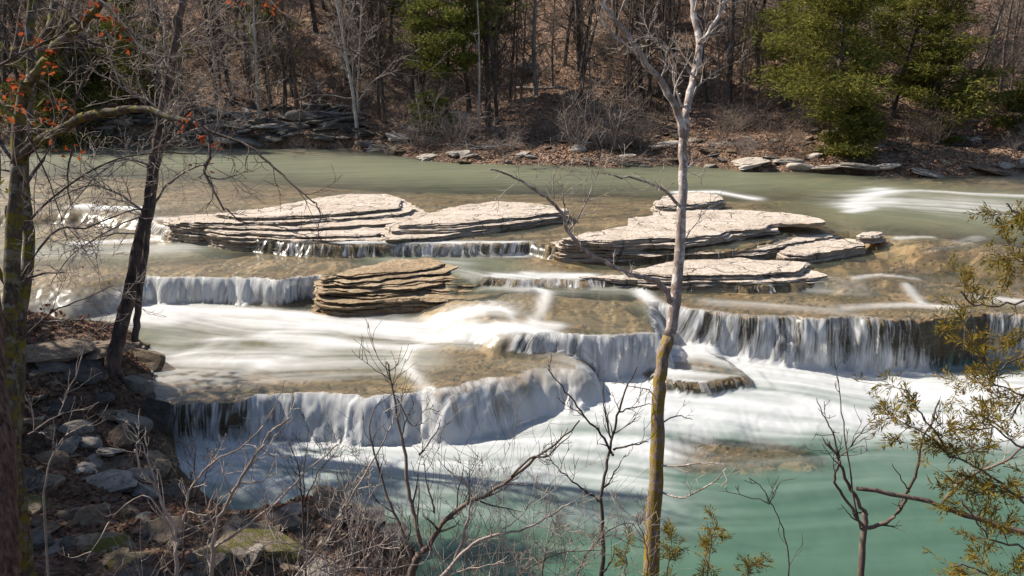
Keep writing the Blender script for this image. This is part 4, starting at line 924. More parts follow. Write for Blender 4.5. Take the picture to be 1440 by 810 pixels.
for i in range(290):
    px = rk.uniform(-10, 560); py = rk.uniform(482, 820)
    if px > 235 and py < 705: continue
    x, y, z = on_bank(px, py)
    d, _, _ = sdpoly(np.array([x]), np.array([y]), near_poly)
    if d[0] > -.12: continue
    mt = rk.choice(['stone_grey', 'stone_brown', 'stone_dark', 'stone_brown', 'stone_dark']); s = .06 + .34 * rk.random() ** 2.2
    lab = {'stone_grey': 'one of the small grey stones strewn over the near bank', 'stone_brown': 'one of the small brown stones strewn over the near bank', 'stone_dark': 'one of the small dark stones strewn over the near bank'}[mt]
    rock(rk.choice(['slab', 'slab', 'block', 'round']), mt, (x, y, z), (s * 1.3, s, s), rk.uniform(0, 6), lab, 'small ' + mt.split('_')[1] + ' stones of the near bank', (rk.uniform(-.3, .3), rk.uniform(-.3, .3)), name='stone', cat='stone')

# ------------------------------------------------------------------ near trees and shrubs: limbs laid out in space
def limb(tb, pts, D, w, n=7, sub=4, rng=None, wob=.0, D2=None, rough=.06):
    """pts: picture positions; D, D2: distance of its ends; w: widths in picture units at both ends"""
    rng = rng or random.Random(1); D2 = D if D2 is None else D2; m = len(pts)
    L = [0]; 
    for i in range(1, m): L.append(L[-1] + math.hypot(pts[i][0] - pts[i - 1][0], pts[i][1] - pts[i - 1][1]))
    P = []; Rr = []
    for i in range(m - 1):
        p0 = pts[max(i - 1, 0)]; p1 = pts[i]; p2 = pts[i + 1]; p3 = pts[min(i + 2, m - 1)]
        for j in range(sub + (1 if i == m - 2 else 0)):
            t = j / sub
            q = [.5 * ((2 * p1[c]) + (-p0[c] + p2[c]) * t + (2 * p0[c] - 5 * p1[c] + 4 * p2[c] - p3[c]) * t * t + (-p0[c] + 3 * p1[c] - 3 * p2[c] + p3[c]) * t ** 3) for c in (0, 1)]
            g = (L[i] + t * (L[i + 1] - L[i])) / L[-1]; d = D + (D2 - D) * g; ww = w[0] + (w[1] - w[0]) * g
            P.append(deep(q[0] + rng.gauss(0, wob), q[1] + rng.gauss(0, wob), d)); Rr.append(ww * .5 * d / FPX)
    tb.add(P, Rr, n, rough=rough, rng=rng); return P, Rr
def twigs(tb, P, Rr, n, L, rng, r=.3, lev=2, up=.1, t0=.1, crook=.2, minr=.0032, kids=(2, 4), bias=None, spread=(30, 60), ratio=.55):
    for k in range(int(n * 1.25)):
        i = int(rng.uniform(t0, .99) * (len(P) - 1)); d = P[i + 1] - P[i]; d.normalize()
        ax = d.cross(rvec(rng)).normalized(); nd = Matrix.Rotation(R(rng.uniform(*spread)), 3, ax) @ d
        if bias: nd = (nd + Vector(bias)).normalized()
        grow(tb, P[i], nd, L * rng.uniform(.4, 1.15), max(minr, Rr[i] * r), lev, rng, up=up, crook=crook, kids=kids, ratio=ratio, spread=spread, minr=minr, nseg=6, sides=4)
def foot(P, extra=2.5):
    """carry a trunk that leaves the picture down to the bank"""
    p, q = P[0], P[1]; d = (p - q).normalized(); d = (d + Vector((0, 0, -1.2))).normalized(); out = []; x = p.copy()
    for i in range(40):
        x = x + d * .3; out.append(x.copy())
        if x.z < nz(x.x, x.y) - .15: break
    return out[::-1]
def trunk(parent, pts, D, w, mt, D2=None, foot_=True, rng=None, wob=.8, n=12, name='trunk'):
    tb = TB(); P, Rr = limb(TB(), pts, D, w, n, 5, rng or random.Random(3), wob, D2)
    if foot_:
        F_ = foot(P); P = F_ + P; Rr = [Rr[0] * (1.15 + .25 * max(0, 1 - k / 3)) for k in range(len(F_))] + Rr
    tb.add(P, Rr, n, rough=.07, rng=random.Random(8)); tb.build(name, M[mt], parent)
    return P, Rr
def branch_part(parent, specs, mt, tw, seed, tmt=None, name='branch'):
    """specs: (pts, D, D2, w0, w1, number of side shoots, their length)"""
    rng = random.Random(seed); res = []
    for pts, D, D2, w0, w1, nt_, tl in specs:
        tb = TB(); P, Rr = limb(tb, pts, D, (w0, w1), 6, 4, rng, .9, D2); o = tb.build(name, M[mt], parent); res.append((P, Rr))
        if nt_:
            t2 = TB(); twigs(t2, P, Rr, nt_, tl, rng, **tw); t2.build('twigs', M[tmt or mt], o)
    return res
def leaf_cluster(name, spots, mt, seed, size=.04, n=6, parent=None, spread=.06):
    rng = random.Random(seed); V = []; F = []
    for c in spots:
        for k in range(n):
            p = Vector(c) + rvec(rng, spread); a = rvec(rng).normalized(); b = a.cross(rvec(rng)).normalized(); nn = a.cross(b); s = size * rng.uniform(.6, 1.3); i = len(V)
            prof = [(0, 0), (.25, .28), (.45, .16), (.6, .36), (.8, .2), (1.15, 0), (.8, -.2), (.6, -.34), (.45, -.16), (.25, -.3)]
            mid = [(x_, 0) for x_ in (.25, .45, .6, .8)]
            for x_, y_ in prof: V.append(tuple(p + a * (x_ * s * 1.5) + b * (y_ * s * 1.6) + nn * (abs(y_) * s * .9 + x_ * x_ * s * .3)))
            F.append(tuple(range(i, i + 6))); F.append((i, i + 5, i + 6, i + 7, i + 8, i + 9))
    return mesh(name, V, F, M[mt], parent)
TW = dict(r=.35, lev=2, crook=.18)
# 1 mossy tree at the left edge
e = mossy = empty('mossy_tree', tuple(deep(10, 820, 6.6))); tag(e, 'mossy forked tree at the left edge with a long arching mossy limb', 'tree')
P, Rr = trunk(e, [(14,830),(12,700),(18,600),(10,500),(16,400),(22,300),(26,232)], 6.6, (22, 21), 'bark_moss')
branch_part(e, [([(26,235),(28,170),(38,120),(62,92),(78,62),(92,30),(104,-30)],6.6,6.3,20,12,0,0),([(76,68),(95,52),(118,30),(140,8),(158,-25)],6.4,6.0,15,9,6,.5),([(55,95),(56,65),(72,30),(80,-20)],6.5,6.8,12,9,4,.5)], 'bark_moss', TW, 61, 'twig_dark')
res = branch_part(e, [([(28,226),(50,200),(80,185),(118,164),(150,158),(198,153),(240,165),(272,172)],6.6,5.6,15,8,5,.35)], 'bark_moss', dict(r=.25, lev=2), 62, 'twig_dark', 'mossy_limb')
branch_part(e, [([(272,172),(290,185),(295,215),(288,240),(298,262),(316,295)],5.6,5.3,6,2.5,5,.3),([(272,172),(310,190),(350,205),(385,235),(410,258),(442,285)],5.6,5.2,5,2,6,.35),([(316,292),(340,310),(400,322),(455,340),(500,345)],5.3,5.2,2,1,5,.25),
    ([(442,283),(450,300),(447,322)],5.2,5.2,2,1,2,.15)], 'twig_dark', dict(r=.5, lev=1, minr=.0028), 63)
branch_part(e, [([(140,-5),(170,30),(205,75),(232,110)],6,5.6,4,1.5,6,.3),([(20,280),(60,225),(100,150),(130,90),(165,72)],6.6,6.4,5,2,7,.6),([(15,420),(70,330),(120,320),(190,295),(215,298)],6.6,7,4,2,9,.6),([(25,330),(60,290),(130,240),(180,220),(240,215),(290,218)],6.6,7,4,1.5,12,.7),
    ([(30,480),(70,440),(120,420),(160,400)],6.6,6.9,3.5,1.2,7,.5),([(20,395),(60,385),(90,383)],6.6,6.8,4,2,2,.3),([(0,140),(40,190),(70,260),(95,340)],6.2,6,3,1,8,.6),([(0,90),(60,60),(110,40)],6.2,6,4,1,8,.6),([(100,205),(95,260),(101,290)],6.4,6.4,3,1,3,.2)], 'twig_dark', dict(r=.5, lev=2, minr=.003), 64, 'twig_grey')
leaf_cluster('leaves', [deep(*a) for a in [(38,52,6.2),(45,60,6.2),(78,98,6.2),(140,12,6),(143,25,6),(150,35,6),(160,30,6),(165,52,6),(12,115,6.3),(25,125,6.3),(8,145,6.3),(18,150,6.4),(75,150,6.3),(92,155,6.3),(62,80,6.2),(70,175,6.2),(270,175,5.5),(268,180,5.5),(290,205,5.4),(105,210,6.2),(90,218,6.2),(48,170,6.3)]], 'leaf', 65, .032, 5, e, .045)
leaf_cluster('leaves', [deep(*a) for a in [(15,122,6.4),(22,140,6.4),(88,152,6.2),(75,432,6.6),(82,435,6.6),(60,440,6.6),(118,447,6.6),(285,232,5.4),(20,165,6.4),(3,130,6.4),(94,165,6.3)]], 'leafd', 66, .026, 5, e, .035)
# 2 second mossy trunk
e = empty('mossy_tree', tuple(deep(30, 560, 7.4))); tag(e, 'second slimmer mossy trunk just right of the left edge, standing behind the forked one', 'tree')
P, Rr = trunk(e, [(20,640),(26,520),(30,440),(42,340),(34,270),(36,200),(44,110),(42,40),(50,-30)], 7.4, (18, 11), 'bark_moss')
branch_part(e, [([(34,405),(20,370),(14,330),(8,290)],7.4,7.2,9,6,0,0),([(30,470),(18,430),(8,400),(-10,360)],7.4,7.2,9,6,0,0),([(36,250),(10,215),(-10,180)],7.4,7.4,6,4,4,.6)], 'bark_moss', TW, 71, 'twig_dark')
# 3 rough dark trunk in the corner
e = empty('rough_tree', tuple(deep(8, 830, 5.2))); tag(e, 'rough dark trunk rising from the bottom left corner, nearest of the left trees', 'tree')
trunk(e, [(12,840),(6,740),(8,660),(-4,560),(-12,450),(-18,330),(-14,200),(-24,60),(-20,-30)], 5.2, (34, 20), 'bark_rough', wob=1.5)
# 4 twin stemmed tree
bx, by, bz = on_bank(155, 525); D0 = float(np.dot(np.array([bx, by, bz - HC]), np.array([0, CP, -SP])))
e = empty('twin_stemmed_tree', (bx, by, bz)); tag(e, 'dark twin stemmed tree growing from the rocky corner of the near bank', 'tree')
P, Rr = trunk(e, [(154,530),(165,480),(180,425),(195,350),(210,285),(218,225),(228,160),(238,105),(250,45),(262,-30)], D0, (21, 10), 'bark_near', foot_=False)
tb = TB()
for k, (dx, dy) in enumerate([(-16,14),(14,16),(-4,24),(22,8)]): limb(tb, [(156,505),(154 + dx * .6,522),(154 + dx,530 + dy)], D0, (16, 5), 7, 4, random.Random(k))
tb.build('root', M['bark_near'], e)
trunk(e, [(190,480),(193,440),(200,390),(208,330),(214,290),(222,235),(232,180)], D0 - .3, (10, 6), 'bark_near', foot_=False, name='stem')
branch_part(e, [([(216,290),(235,262),(262,240),(300,228)],D0,D0-1,4,2,6,1.2),([(236,110),(232,70),(232,40),(228,0)],D0,D0,4,2,8,1.3),([(226,170),(250,150),(290,110),(322,55)],D0,D0-1.5,5,1.5,14,1.2),([(222,200),(265,145),(300,130),(340,115)],D0,D0-1,4,1,12,1.2),
    ([(228,160),(205,140),(170,120),(150,60)],D0,D0,4,1,12,1.2),([(240,90),(270,50),(300,20)],D0,D0-1,4,1,12,1.2),([(205,300),(160,270),(120,262),(60,290)],D0,D0-1,4,1,12,1.3),([(232,140),(225,90),(190,60)],D0,D0,4,1,10,1.2),([(215,240),(190,225),(150,235),(90,300)],D0,D0-1,4,1,14,1.3),([(220,215),(255,190),(300,175),(345,180)],D0,D0-1,3.5,1,14,1.2),([(200,330),(150,330),(110,350)],D0,D0-.5,3,1,10,1.0),([(208,300),(160,320),(100,360),(70,400)],D0,D0-1,3,1,10,1.0),([(245,60),(290,30),(330,-10)],D0,D0-1,3.5,1,12,1.2),([(240,80),(200,40),(160,10)],D0,D0-1,3.5,1,12,1.2)], 'twig_grey', dict(r=.5, lev=2, minr=.0075, crook=.22, kids=(2, 3)), 81, 'twig_grey')
# 5 central tree
e = empty('central_tree', tuple(deep(913, 830, 7.2))); tag(e, 'tall slender tree before the falls right of centre, mossy lower trunk and pale forked top', 'tree')
CT = [(914,830),(918,740),(924,640),(926,560),(932,505),(946,450),(954,380),(958,300),(960,240),(961,192)]
D1 = 7.2
P, Rr = limb(TB(), CT, D1, (22.5, 11.5), 12, 5, random.Random(4), .7)
cut = int(len(P) * .52); F_ = foot(P)
tb = TB(); tb.add(F_ + P[:cut + 1], [Rr[0] * 1.2] * len(F_) + Rr[:cut + 1], 14, rough=.09, rng=random.Random(3)); lo = tb.build('trunk', M['bark_moss2'], e); lo['label'] = 'moss covered lower trunk'
tb = TB(); tb.add(P[cut:], Rr[cut:], 12, rough=.06, rng=random.Random(3)); hi = tb.build('trunk', M['bark_mottled'], e); hi['label'] = 'bare pale upper trunk'
branch_part(e, [([(961,195),(950,150),(930,115),(908,88),(893,62),(868,32),(838,-10)],D1,D1-.6,11,6,7,.5),([(908,88),(888,70),(868,52),(842,30),(845,22)],D1-.3,D1-.3,5,2,3,.2),
    ([(961,195),(968,140),(978,100),(984,62),(976,20),(972,-30)],D1,D1+.3,12,8,8,.5),([(984,62),(1000,38),(1015,12),(1030,-12)],D1+.1,D1+.3,6,4,7,.45),([(978,110),(955,85),(925,55),(898,52)],D1,D1-.3,3.5,1.5,7,.4)], 'bark_mottled', dict(r=.3, lev=2, minr=.0032, up=.3), 91, 'twig')
branch_part(e, [([(944,424),(928,400),(905,390),(880,384),(850,368),(822,352),(800,328),(790,300),(768,277),(742,262),(718,247),(690,238)],D1,D1-1.3,9,2.5,9,.3),
    ([(800,328),(795,300),(792,270)],D1-.7,D1-.8,3,1.2,6,.25),([(800,325),(825,285),(838,250),(848,218)],D1-.7,D1-.9,2.5,1,8,.25),([(958,292),(940,272),(925,262),(895,252),(855,246)],D1,D1-.6,5,2,7,.3),([(780,280),(778,250),(790,225)],D1-.8,D1-.9,2,1,4,.2),
    ([(960,240),(980,225),(1010,215)],D1,D1+.2,2.5,1,4,.3),([(958,350),(975,320),(990,300)],D1,D1,2,1,3,.2),([(926,560),(905,545),(882,545)],D1,D1,2.5,1,3,.2),([(924,600),(950,585),(975,590)],D1,D1,3,1,3,.25),([(922,655),(960,655),(1000,650),(1022,655)],D1,D1-.4,3.5,1.3,5,.3),([(924,690),(960,700),(1000,680),(1020,660)],D1,D1-.5,3.5,1.3,5,.25)], 'bark_mottled', dict(r=.4, lev=1, minr=.003), 92, 'twig')
# overhanging branch with orange leaves at the top
e = mossy
branch_part(e, [([(102,-20),(180,-75),(280,-65),(362,-15),(395,15),(440,45),(480,68),(520,75)],6.3,5,5,1.2,5,.25),([(482,60),(520,88),(570,105),(600,103),(660,103)],5,5,1.8,1,4,.2)], 'twig_dark', dict(r=.5, lev=1, minr=.0028), 95)
leaf_cluster('leaves', [deep(*a) for a in [(330,2,5),(335,3,5),(372,8,5),(376,3,5),(391,15,5),(394,17,5)]], 'leaf', 96, .02, 4, e, .02)

# 6 shrubs of the near bank
def shrub(name, label, specs, mt, seed, tw, grp=None, tmt=None, cat='shrub'):
    p = deep(specs[0][0][0][0], min(specs[0][0][0][1], 830), specs[0][1]); e = empty(name, tuple(p)); tag(e, label, cat, grp)
    # stem carried down to the ground
    P, Rr = limb(TB(), specs[0][0], specs[0][1], (specs[0][3], specs[0][4]), 7, 4, random.Random(seed), .9, specs[0][2])
    tb = TB(); F_ = foot(P); tb.add(F_ + P, [Rr[0] * 1.1] * len(F_) + Rr, 8, rough=.07, rng=random.Random(1)); s = tb.build('stem', M[mt], e)
    if specs[0][5]: t2 = TB(); twigs(t2, P, Rr, specs[0][5], specs[0][6], random.Random(seed + 5), **tw); t2.build('twigs', M[tmt or mt], s)
    branch_part(e, specs[1:], mt, tw, seed + 1, tmt); return e
T1 = dict(r=.5, lev=1, minr=.0032, crook=.16, up=.25, kids=(1, 3)); T2 = dict(r=.5, lev=2, minr=.0032, crook=.16, up=.3, kids=(1, 3))
shrub('shrub', 'dark many branched shrub at bottom centre with one long branch reaching right', [([(576,830),(580,800),(590,778),(605,768)],6,6,13,10,0,0),
    ([(593,775),(584,730),(574,690),(570,640),(560,590),(552,545),(545,508)],6,6.2,7,2,9,.4),([(602,772),(622,738),(650,712),(690,692),(725,668),(752,645),(785,622),(815,592)],6,5.4,8,2,10,.35),
    ([(580,790),(562,740),(545,700),(530,650),(520,600),(535,560)],6,6.3,5,1.5,8,.35),([(720,670),(745,645),(770,640),(805,608)],5.6,5.5,4,1.5,4,.2),([(560,560),(580,600),(600,575),(618,580)],6.1,6.1,2,1,4,.2),([(590,640),(612,610),(620,590)],6.1,6.1,3,1,3,.2),([(612,722),(600,680),(595,650)],6,6,3,1.2,4,.3)], 'bark_brown', 101, T1, None, 'twig_dark')
shrub('shrub', 'pale slanting branches at bottom centre just below the long dark branch', [([(600,835),(640,790),(665,765),(700,752),(740,742),(775,725),(802,705)],5.4,5.2,6,2,6,.3),([(640,790),(655,740),(662,700),(655,660)],5.4,5.6,5,1.5,8,.3),([(700,752),(735,722),(750,700),(772,690)],5.3,5.2,2.5,1,3,.2),([(620,810),(660,800),(705,792)],5.4,5.2,3,1,4,.2)], 'twig_grey', 111, T1, None, 'twig')
shrub('sapling', 'slim dark sapling standing in the water view just left of the central trunk', [([(845,835),(848,770),(846,700),(852,660),(860,620),(868,585),(880,550),(895,518)],6.4,6.4,7,2,5,.3),
    ([(846,705),(822,690),(800,672),(782,655),(770,645)],6.4,6.2,3.5,1.2,5,.25),([(862,640),(845,610),(825,590),(808,565),(790,545),(770,518)],6.4,6.2,4,1.5,6,.3),([(862,632),(890,625),(912,620)],6.4,6.3,3.5,1.5,3,.2),([(870,580),(895,572),(915,568)],6.4,6.4,2.5,1,3,.2),([(860,618),(852,585),(848,552),(850,520)],6.4,6.5,3,1.2,4,.25),([(848,690),(865,665),(880,640)],6.4,6.4,2.5,1,3,.2)], 'twig_dark', 121, T1, None, 'twig_dark', 'sapling')
shrub('sapling', 'pale barked sapling at bottom right with crooked dark forks', [([(1212,840),(1212,780),(1216,740),(1218,720)],5.6,5.6,10,8,0,0),([(1218,725),(1200,695),(1186,665),(1178,645),(1165,622)],5.6,5.5,6,3,3,.25),([(1216,745),(1198,715),(1180,690),(1174,670),(1182,650)],5.6,5.5,5,3,2,.2),
    ([(1218,742),(1240,738),(1262,722),(1275,695),(1290,660),(1296,620),(1312,590),(1322,562)],5.6,5.3,6,2,5,.3),([(1180,645),(1172,610),(1160,588),(1148,560)],5.5,5.4,3,1,5,.2),([(1210,745),(1200,700),(1192,640),(1184,580),(1176,530)],5.6,5.4,3,1.2,3,.2),([(1185,640),(1210,610),(1232,585)],5.5,5.4,2.5,1,6,.2),([(1278,690),(1265,670),(1254,652)],5.5,5.4,2,1,0,0)], 'bark_brown', 131, T1, None, 'twig_dark', 'sapling')
e = empty('leaning_branch', tuple(deep(1500, 775, 5.2))); tag(e, 'smooth dark branch slanting in from the right edge across the pale sapling', 'branch')
branch_part(e, [([(1500,772),(1440,750),(1370,728),(1320,710),(1268,697),(1205,686)],5.2,5.4,10,6,0,0),([(1325,708),(1345,685),(1370,665),(1410,650),(1445,622)],5.2,5,5,3,4,.25)], 'bark_brown', T1, 141, 'twig')
tb = TB(); limb(tb, [(1500,772),(1560,800),(1640,850),(1720,930)], 5.2, (10, 18), 8, 4, random.Random(2)); tb.build('branch', M['bark_brown'], e)
shrub('shrub', 'pale forked shrub at lower left, a slim upright stem splitting in two', [([(247,835),(248,780),(247,745),(230,712),(215,680),(198,662),(190,632)],5.4,5.4,6,2.5,7,.25),([(249,755),(262,715),(266,690),(285,665),(310,642),(345,625),(368,600),(392,560),(400,535)],5.4,5.1,4,1.2,8,.22),([(225,705),(210,650),(200,625),(178,590)],5.4,5.3,2.5,1,6,.2),([(262,720),(290,725),(315,700),(325,690)],5.4,5.3,2,1,3,.15),([(248,762),(210,700),(165,720),(120,790)],5.4,5.3,2.5,1,3,.2)], 'twig_grey', 151, T1, None, 'twig')
shrub('shrub', 'tallest pale shrub at lower left with thick twisted stems, right of the forked one', [([(298,835),(298,790),(303,745),(318,712),(335,680),(352,650),(372,625),(390,600),(410,588)],5.3,5.1,7,2.5,10,.25),([(300,770),(330,752),(372,720),(405,690),(440,655),(474,626)],5.3,5,4,2,7,.2),([(335,680),(370,675),(392,640)],5.2,5.2,2.5,1,3,.15),([(320,705),(300,730),(275,740),(260,735)],5.3,5.3,2,1,4,.15),([(303,745),(308,700),(320,660)],5.3,5.3,2.5,1,4,.15)], 'twig_grey', 161, T1, None, 'twig')
shrub('shrub', 'fan of pale stems leaning right at the bottom, left of the bottom centre shrub', [([(400,840),(430,790),(470,735),(500,690),(530,640),(548,600)],5.2,5,4,1.5,9,.3),([(405,830),(450,800),(520,770),(560,762)],5.2,5,3,1.2,8,.25),([(390,840),(460,760),(480,710),(500,660)],5.2,5.2,3,1,8,.25),([(430,830),(490,800),(540,800),(600,792)],5.1,5,3,1,8,.25),([(480,830),(500,760),(520,700),(515,650)],5.1,5.3,3,1,8,.3)], 'twig_grey', 171, T2, None, 'twig')
shrub('shrub', 'tangle of thin pale twigs at bottom left of the long dark branch', [([(520,835),(512,780),(505,740),(490,700),(470,660)],5.6,5.6,4,1.5,12,.35),([(530,830),(555,780),(550,740)],5.5,5.6,3,1,10,.3),([(650,835),(655,770),(660,720),(668,690)],5.8,5.8,3.5,1.2,14,.3),([(500,830),(460,790),(420,770),(380,760)],5.6,5.4,3,1,9,.3)], 'twig_grey', 181, T2, None, 'twig')
shrub('shrub', 'dark fine stemmed bush at the pool edge before the nearest waterfall', [([(262,720),(266,690),(272,660),(276,630)],9.5,9.5,3,1,8,.5),([(262,715),(285,680),(296,650),(310,625)],9.5,9.3,2.5,.8,8,.5),([(260,715),(250,680),(246,650)],9.5,9.5,2.5,.8,6,.5)], 'twig_dark', 191, dict(T2, minr=.003), None, 'twig_dark')
shrub('shrub', 'dark fine stemmed bush on the tip of the near bank left of bottom centre', [([(425,720),(424,680),(418,650),(405,620)],9,9,3,1,8,.5),([(428,715),(440,680),(455,655),(475,635)],9,9,2.5,.8,9,.5),([(430,720),(470,700),(510,690)],9,8.8,2.5,.8,9,.5),([(425,700),(430,640),(436,600)],9,9,2,.7,6,.4)], 'twig_dark', 201, dict(T2, minr=.003), None, 'twig_dark')
shrub('shrub', 'thin reddish weed stem curving up between the central trunk and the pale sapling', [([(1110,840),(1108,780),(1098,735),(1082,705),(1068,682),(1052,672)],6,6,2.5,1,4,.2),([(1083,708),(1095,680),(1118,672)],6,6,1.5,.7,2,.12),([(1082,708),(1050,698),(1012,690)],6,6,1.5,.7,2,.12)], 'twig_dark', 211, T1)
shrub('shrub', 'low tangle of twigs at the very bottom left of the central trunk', [([(760,840),(765,790),(772,760),(790,735)],6,6,2.5,1,10,.3),([(800,840),(830,770),(880,735),(905,760)],6,6,2.5,1,8,.25),([(700,840),(740,800),(800,775),(850,775)],6,6,2.5,1,10,.3),([(905,835),(912,790),(905,755),(895,725)],6,6,3,1,10,.3)], 'bark_brown', 221, T2, None, 'twig_grey')
shrub('shrub', 'mass of leafless stems on the left bank behind the rough dark trunk', [([(60,700),(70,650),(95,610),(130,595)],9,9,3,1,7,.5),([(40,610),(70,590),(90,580)],9,9,2.5,1,5,.5),([(90,560),(110,520),(120,480),(150,440)],10,10,2,.8,6,.5)], 'twig_grey', 231, dict(T1, minr=.003), None, 'twig')

# low brush along the bottom edge
for i in range(13):
    px = [395, 425, 452, 480, 500, 520, 545, 610, 640, 660, 690, 720, 750, 790, 820, 330, 360, 280, 220, 890, 410, 440, 470, 515, 655, 670, 580, 740, 345, 625][i]
    rng = random.Random(900 + i); D = rng.uniform(5.2, 6.6); top = rng.uniform(.5, .95) * (1.0 if 380 < px < 760 else .7); p = deep(px, 850, D); g = nz(p.x, p.y); p.z = g - .05
    H = max(.5, (deep(px, 850, D).z - g)) + top * .75; tb = TB()
    for k in range(rng.randint(4, 7)):
        d = Vector((rng.gauss(.12, .28), rng.gauss(0, .2), 1)); grow(tb, p + Vector((rng.gauss(0, .08), rng.gauss(0, .08), 0)), d, H * rng.uniform(.6, 1.1), rng.uniform(.005, .009), 2, rng, up=.12, crook=.12, kids=(4, 6), ratio=.36, minr=.0022, nseg=8, sides=4, shift=.35)
    mt = ['twig_grey', 'bark_brown', 'bark_brown', 'twig'][i % 4]; o = tb.build('brushwood', M[mt])
    tag(o, {'twig': 'one of the thin pale leafless bushes crowding the bottom edge', 'twig_grey': 'one of the thin grey leafless bushes crowding the bottom edge', 'bark_brown': 'one of the thin brown leafless bushes crowding the bottom edge'}[mt], 'bush', mt.replace('_', ' ').replace('bark ', '') + ' coloured bushes at the bottom edge')
# 7 near cedars: drooping sprays
def cedar_spray(V, p, d, L, rng, lev=2):
    """one flat frond: axis with alternating side shoots made of short scaly blades"""
    p = Vector(p); d = Vector(d).normalized(); sd_ = d.cross(rvec(rng)).normalized(); n = max(3, int(L / .022))
    for i in range(n):
        q = p + d * (L * i / n); t = i / n
        for s in (-1, 1):
            dd = (d * 1.0 + sd_ * (s * rng.uniform(.5, 1.0)) + rvec(rng, .22)).normalized(); l = (.06 * (1 - .6 * t)) * rng.uniform(.5, 1.3)
            if lev > 0 and rng.random() < .3: cedar_spray(V, q, dd, l * 1.6, rng, lev - 1)
            w_ = dd.cross(Vector((rng.gauss(0, 1), rng.gauss(0, 1), rng.gauss(0, 1)))).normalized() * rng.uniform(.0025, .0045)
            V += [tuple(q), tuple(q + dd * l * .5 + w_), tuple(q + dd * l), tuple(q + dd * l * .5 - w_)]
        d = (d + rvec(rng, .05)).normalized()
RC = empty('cedar_tree', tuple(deep(1610, 900, 4.9))); tag(RC, 'rusty green cedar at the right edge whose sparse sprays reach over the falls and pool', 'cedar')
trunk(RC, [(1612,900),(1605,700),(1598,500),(1590,300),(1586,100),(1580,-150)], 4.9, (60, 26), 'bark_brown')
def near_cedar(label, stems, seed, dens, mt='cedar_near', L=.3, sp=.12, ground=False):
    rng = random.Random(seed); own = ground
    if own:
        p0 = deep(*stems[0][0][0], stems[0][1]); e = empty('cedar_sapling', tuple(p0)); tag(e, label, 'cedar')
    else:
        e = RC; stems = [([(1598, s_[0][0][1] + 12)] + s_[0] if s_[0][0][0] > 1470 else s_[0],) + s_[1:] for s_ in stems]
    V = []
    for pts, D, D2, w0, w1, nn in stems:
        tb = TB(); P, Rr = limb(tb, pts, D, (w0, w1), 6, 4, rng, 1.2, D2); st_ = tb.build('stem' if own else 'branch', M['bark_brown'], e)
        lb = TB(); V = []
        for k in range(nn):
            i = int(rng.uniform(.05, .99) * (len(P) - 1)); d = (P[i + 1] - P[i]).normalized(); nd = (d * .7 + rvec(rng, .65) + Vector((0, 0, .05))).normalized(); l = L * rng.uniform(.35, 1.1)
            q = P[i]; pp = [q]
            for j in range(4): nd = (nd + rvec(rng, .12)).normalized(); pp.append(pp[-1] + nd * l / 4)
            lb.add(pp, [.003, .0025, .002, .0015, .001], 3, cap=False)
            for j in range(1, 5):
                for m_ in range(dens):
                    cedar_spray(V, pp[j - 1].lerp(pp[j], rng.random()), (nd + rvec(rng, .5)).normalized(), sp * rng.uniform(.5, 1.2), rng, 1)
        lb.build('twigs', M['bark_brown'], st_); mesh('foliage', V, np.arange(len(V)).reshape(-1, 4), M[mt], st_)
    return e
near_cedar('rusty green cedar spray hanging at the right edge over the tall waterfall', [([(1520,420),(1440,425),(1395,430),(1365,425),(1350,408)],5,4.6,5,2,9),([(1500,480),(1440,500),(1400,520),(1378,500),(1362,465)],5,4.7,4,2,10),([(1450,560),(1410,545),(1380,540),(1358,515)],4.9,4.7,3,1,7)], 301, 1)
near_cedar('upper cedar spray at the right edge beside the far rapid', [([(1520,330),(1460,310),(1430,300),(1415,285)],5.2,5,4,2,12),([(1520,380),(1450,370),(1425,365)],5.2,5,4,2,9)], 302, 2, L=.24)
near_cedar('cedar branch rising over the green pool at lower right, behind the pale sapling', [([(1480,730),(1420,690),(1370,655),(1335,640),(1312,605),(1290,575),(1272,545)],4.8,4.6,5,2,20),([(1460,640),(1420,620),(1400,600),(1375,595)],4.8,4.6,4,1.5,9),([(1335,640),(1300,610),(1260,590),(1240,590)],4.7,4.6,3,1,6)], 303, 1)
near_cedar('lowest cedar branch in the bottom right corner', [([(1490,800),(1440,770),(1400,760),(1375,735),(1350,700)],4.6,4.5,5,2,13),([(1460,840),(1410,820),(1370,800),(1340,795)],4.5,4.4,4,2,20),([(1440,700),(1410,690),(1370,700)],4.6,4.6,3,1,12)], 304, 1)
near_cedar('young cedar tops at the bottom just right of the central trunk', [([(935,850),(940,800),(945,770),(940,745)],5.8,5.8,3,1,10),([(990,850),(995,800),(1000,765),(1008,735)],5.8,5.8,3,1,12),([(870,850),(878,810),(880,780),(885,760)],5.9,5.9,3,1,6),([(1040,850),(1050,815),(1058,790)],5.8,5.8,3,1,5)], 305, 1, 'cedar_near', .16, .09, True)
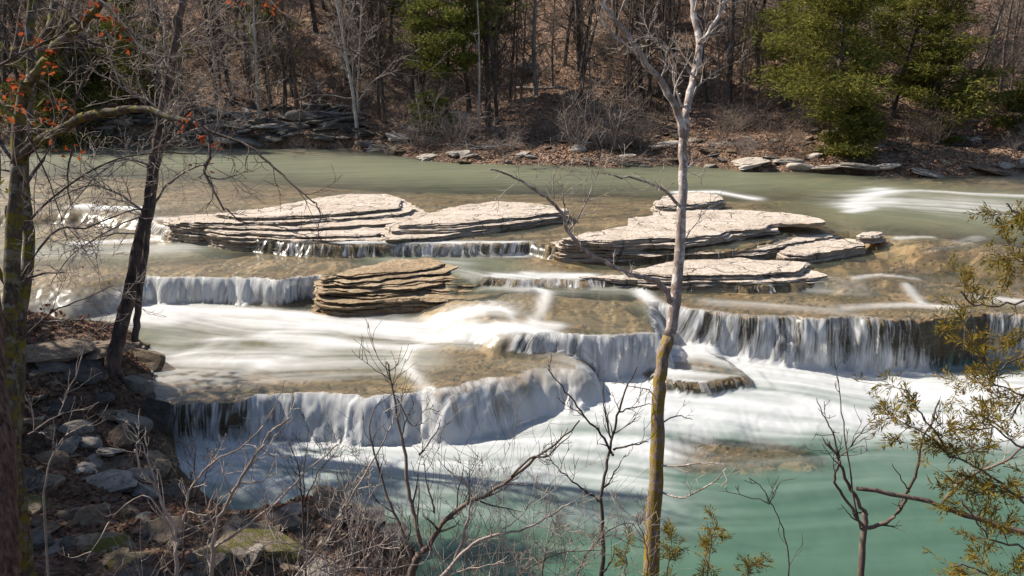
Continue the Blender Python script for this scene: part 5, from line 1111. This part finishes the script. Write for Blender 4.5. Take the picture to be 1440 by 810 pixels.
near_cedar('bushy mass of cedar at the middle right edge', [([(1530,520),(1470,540),(1440,560),(1420,590)],4.8,4.7,5,2,13),([(1530,460),(1480,450),(1440,470),(1410,480)],4.8,4.8,5,2,8)], 306, 1)

# evergreens of the left bank, standing beyond the left edge, whose shade falls over the rocks
for i, (x, y, H, sp) in enumerate([(-17.6, 20.8, 18, 3.9), (-20, 17.5, 17, 3.8), (-16.5, 15.5, 12, 3.2), (-23, 22, 15, 3.8), (-15.5, 11.5, 12, 3.2), (-21, 13, 14, 3.6)]):
    e = conifer('cedar_tree', 750 + i, H, .2, .12, sp, 'cedar', nl=50, dens=120, ln=.34, wd=.07, gaps=.35)
    e.location = (x, y, nz(x, y)); tag(e, 'tall cedar on the near bank beyond the left edge, shading the rocks', 'cedar', 'cedars of the near bank')
# ------------------------------------------------------------------ light
SUN_EL, SUN_AZ = R(41), R(-62)          # azimuth from the view direction, left is negative
w = bpy.data.worlds.new('World'); SC.world = w; w.use_nodes = True; nt = w.node_tree
sky = nt.nodes.new('ShaderNodeTexSky'); sky.sky_type = 'NISHITA'; sky.sun_disc = False; sky.sun_elevation = SUN_EL; sky.sun_rotation = SUN_AZ
nt.links.new(sky.outputs[0], nt.nodes['Background'].inputs[0]); nt.nodes['Background'].inputs[1].default_value = .085
sd = bpy.data.lights.new('sun', 'SUN'); sd.energy = 5.0; sd.angle = R(.55); sd.color = (1, .93, .82)
so = bpy.data.objects.new('sun', sd); COL.objects.link(so)
D = Vector((math.sin(SUN_AZ) * math.cos(SUN_EL), math.cos(SUN_AZ) * math.cos(SUN_EL), math.sin(SUN_EL)))
so.rotation_euler = D.to_track_quat('Z', 'Y').to_euler()
vs = SC.view_settings; vs.view_transform = 'Standard'; vs.look = 'None'; vs.exposure = EXPO; vs.gamma = 1
SC.cycles.transparent_max_bounces = 12

for n_ in [o.name for o in COL.objects if o.parent is None and 'label' not in o and 'kind' not in o and o.type in ('MESH', 'EMPTY')]:
    o = bpy.data.objects.get(n_)
    for c in [c.name for c in o.children_recursive]: bpy.data.objects.remove(bpy.data.objects[c])
    bpy.data.objects.remove(o)
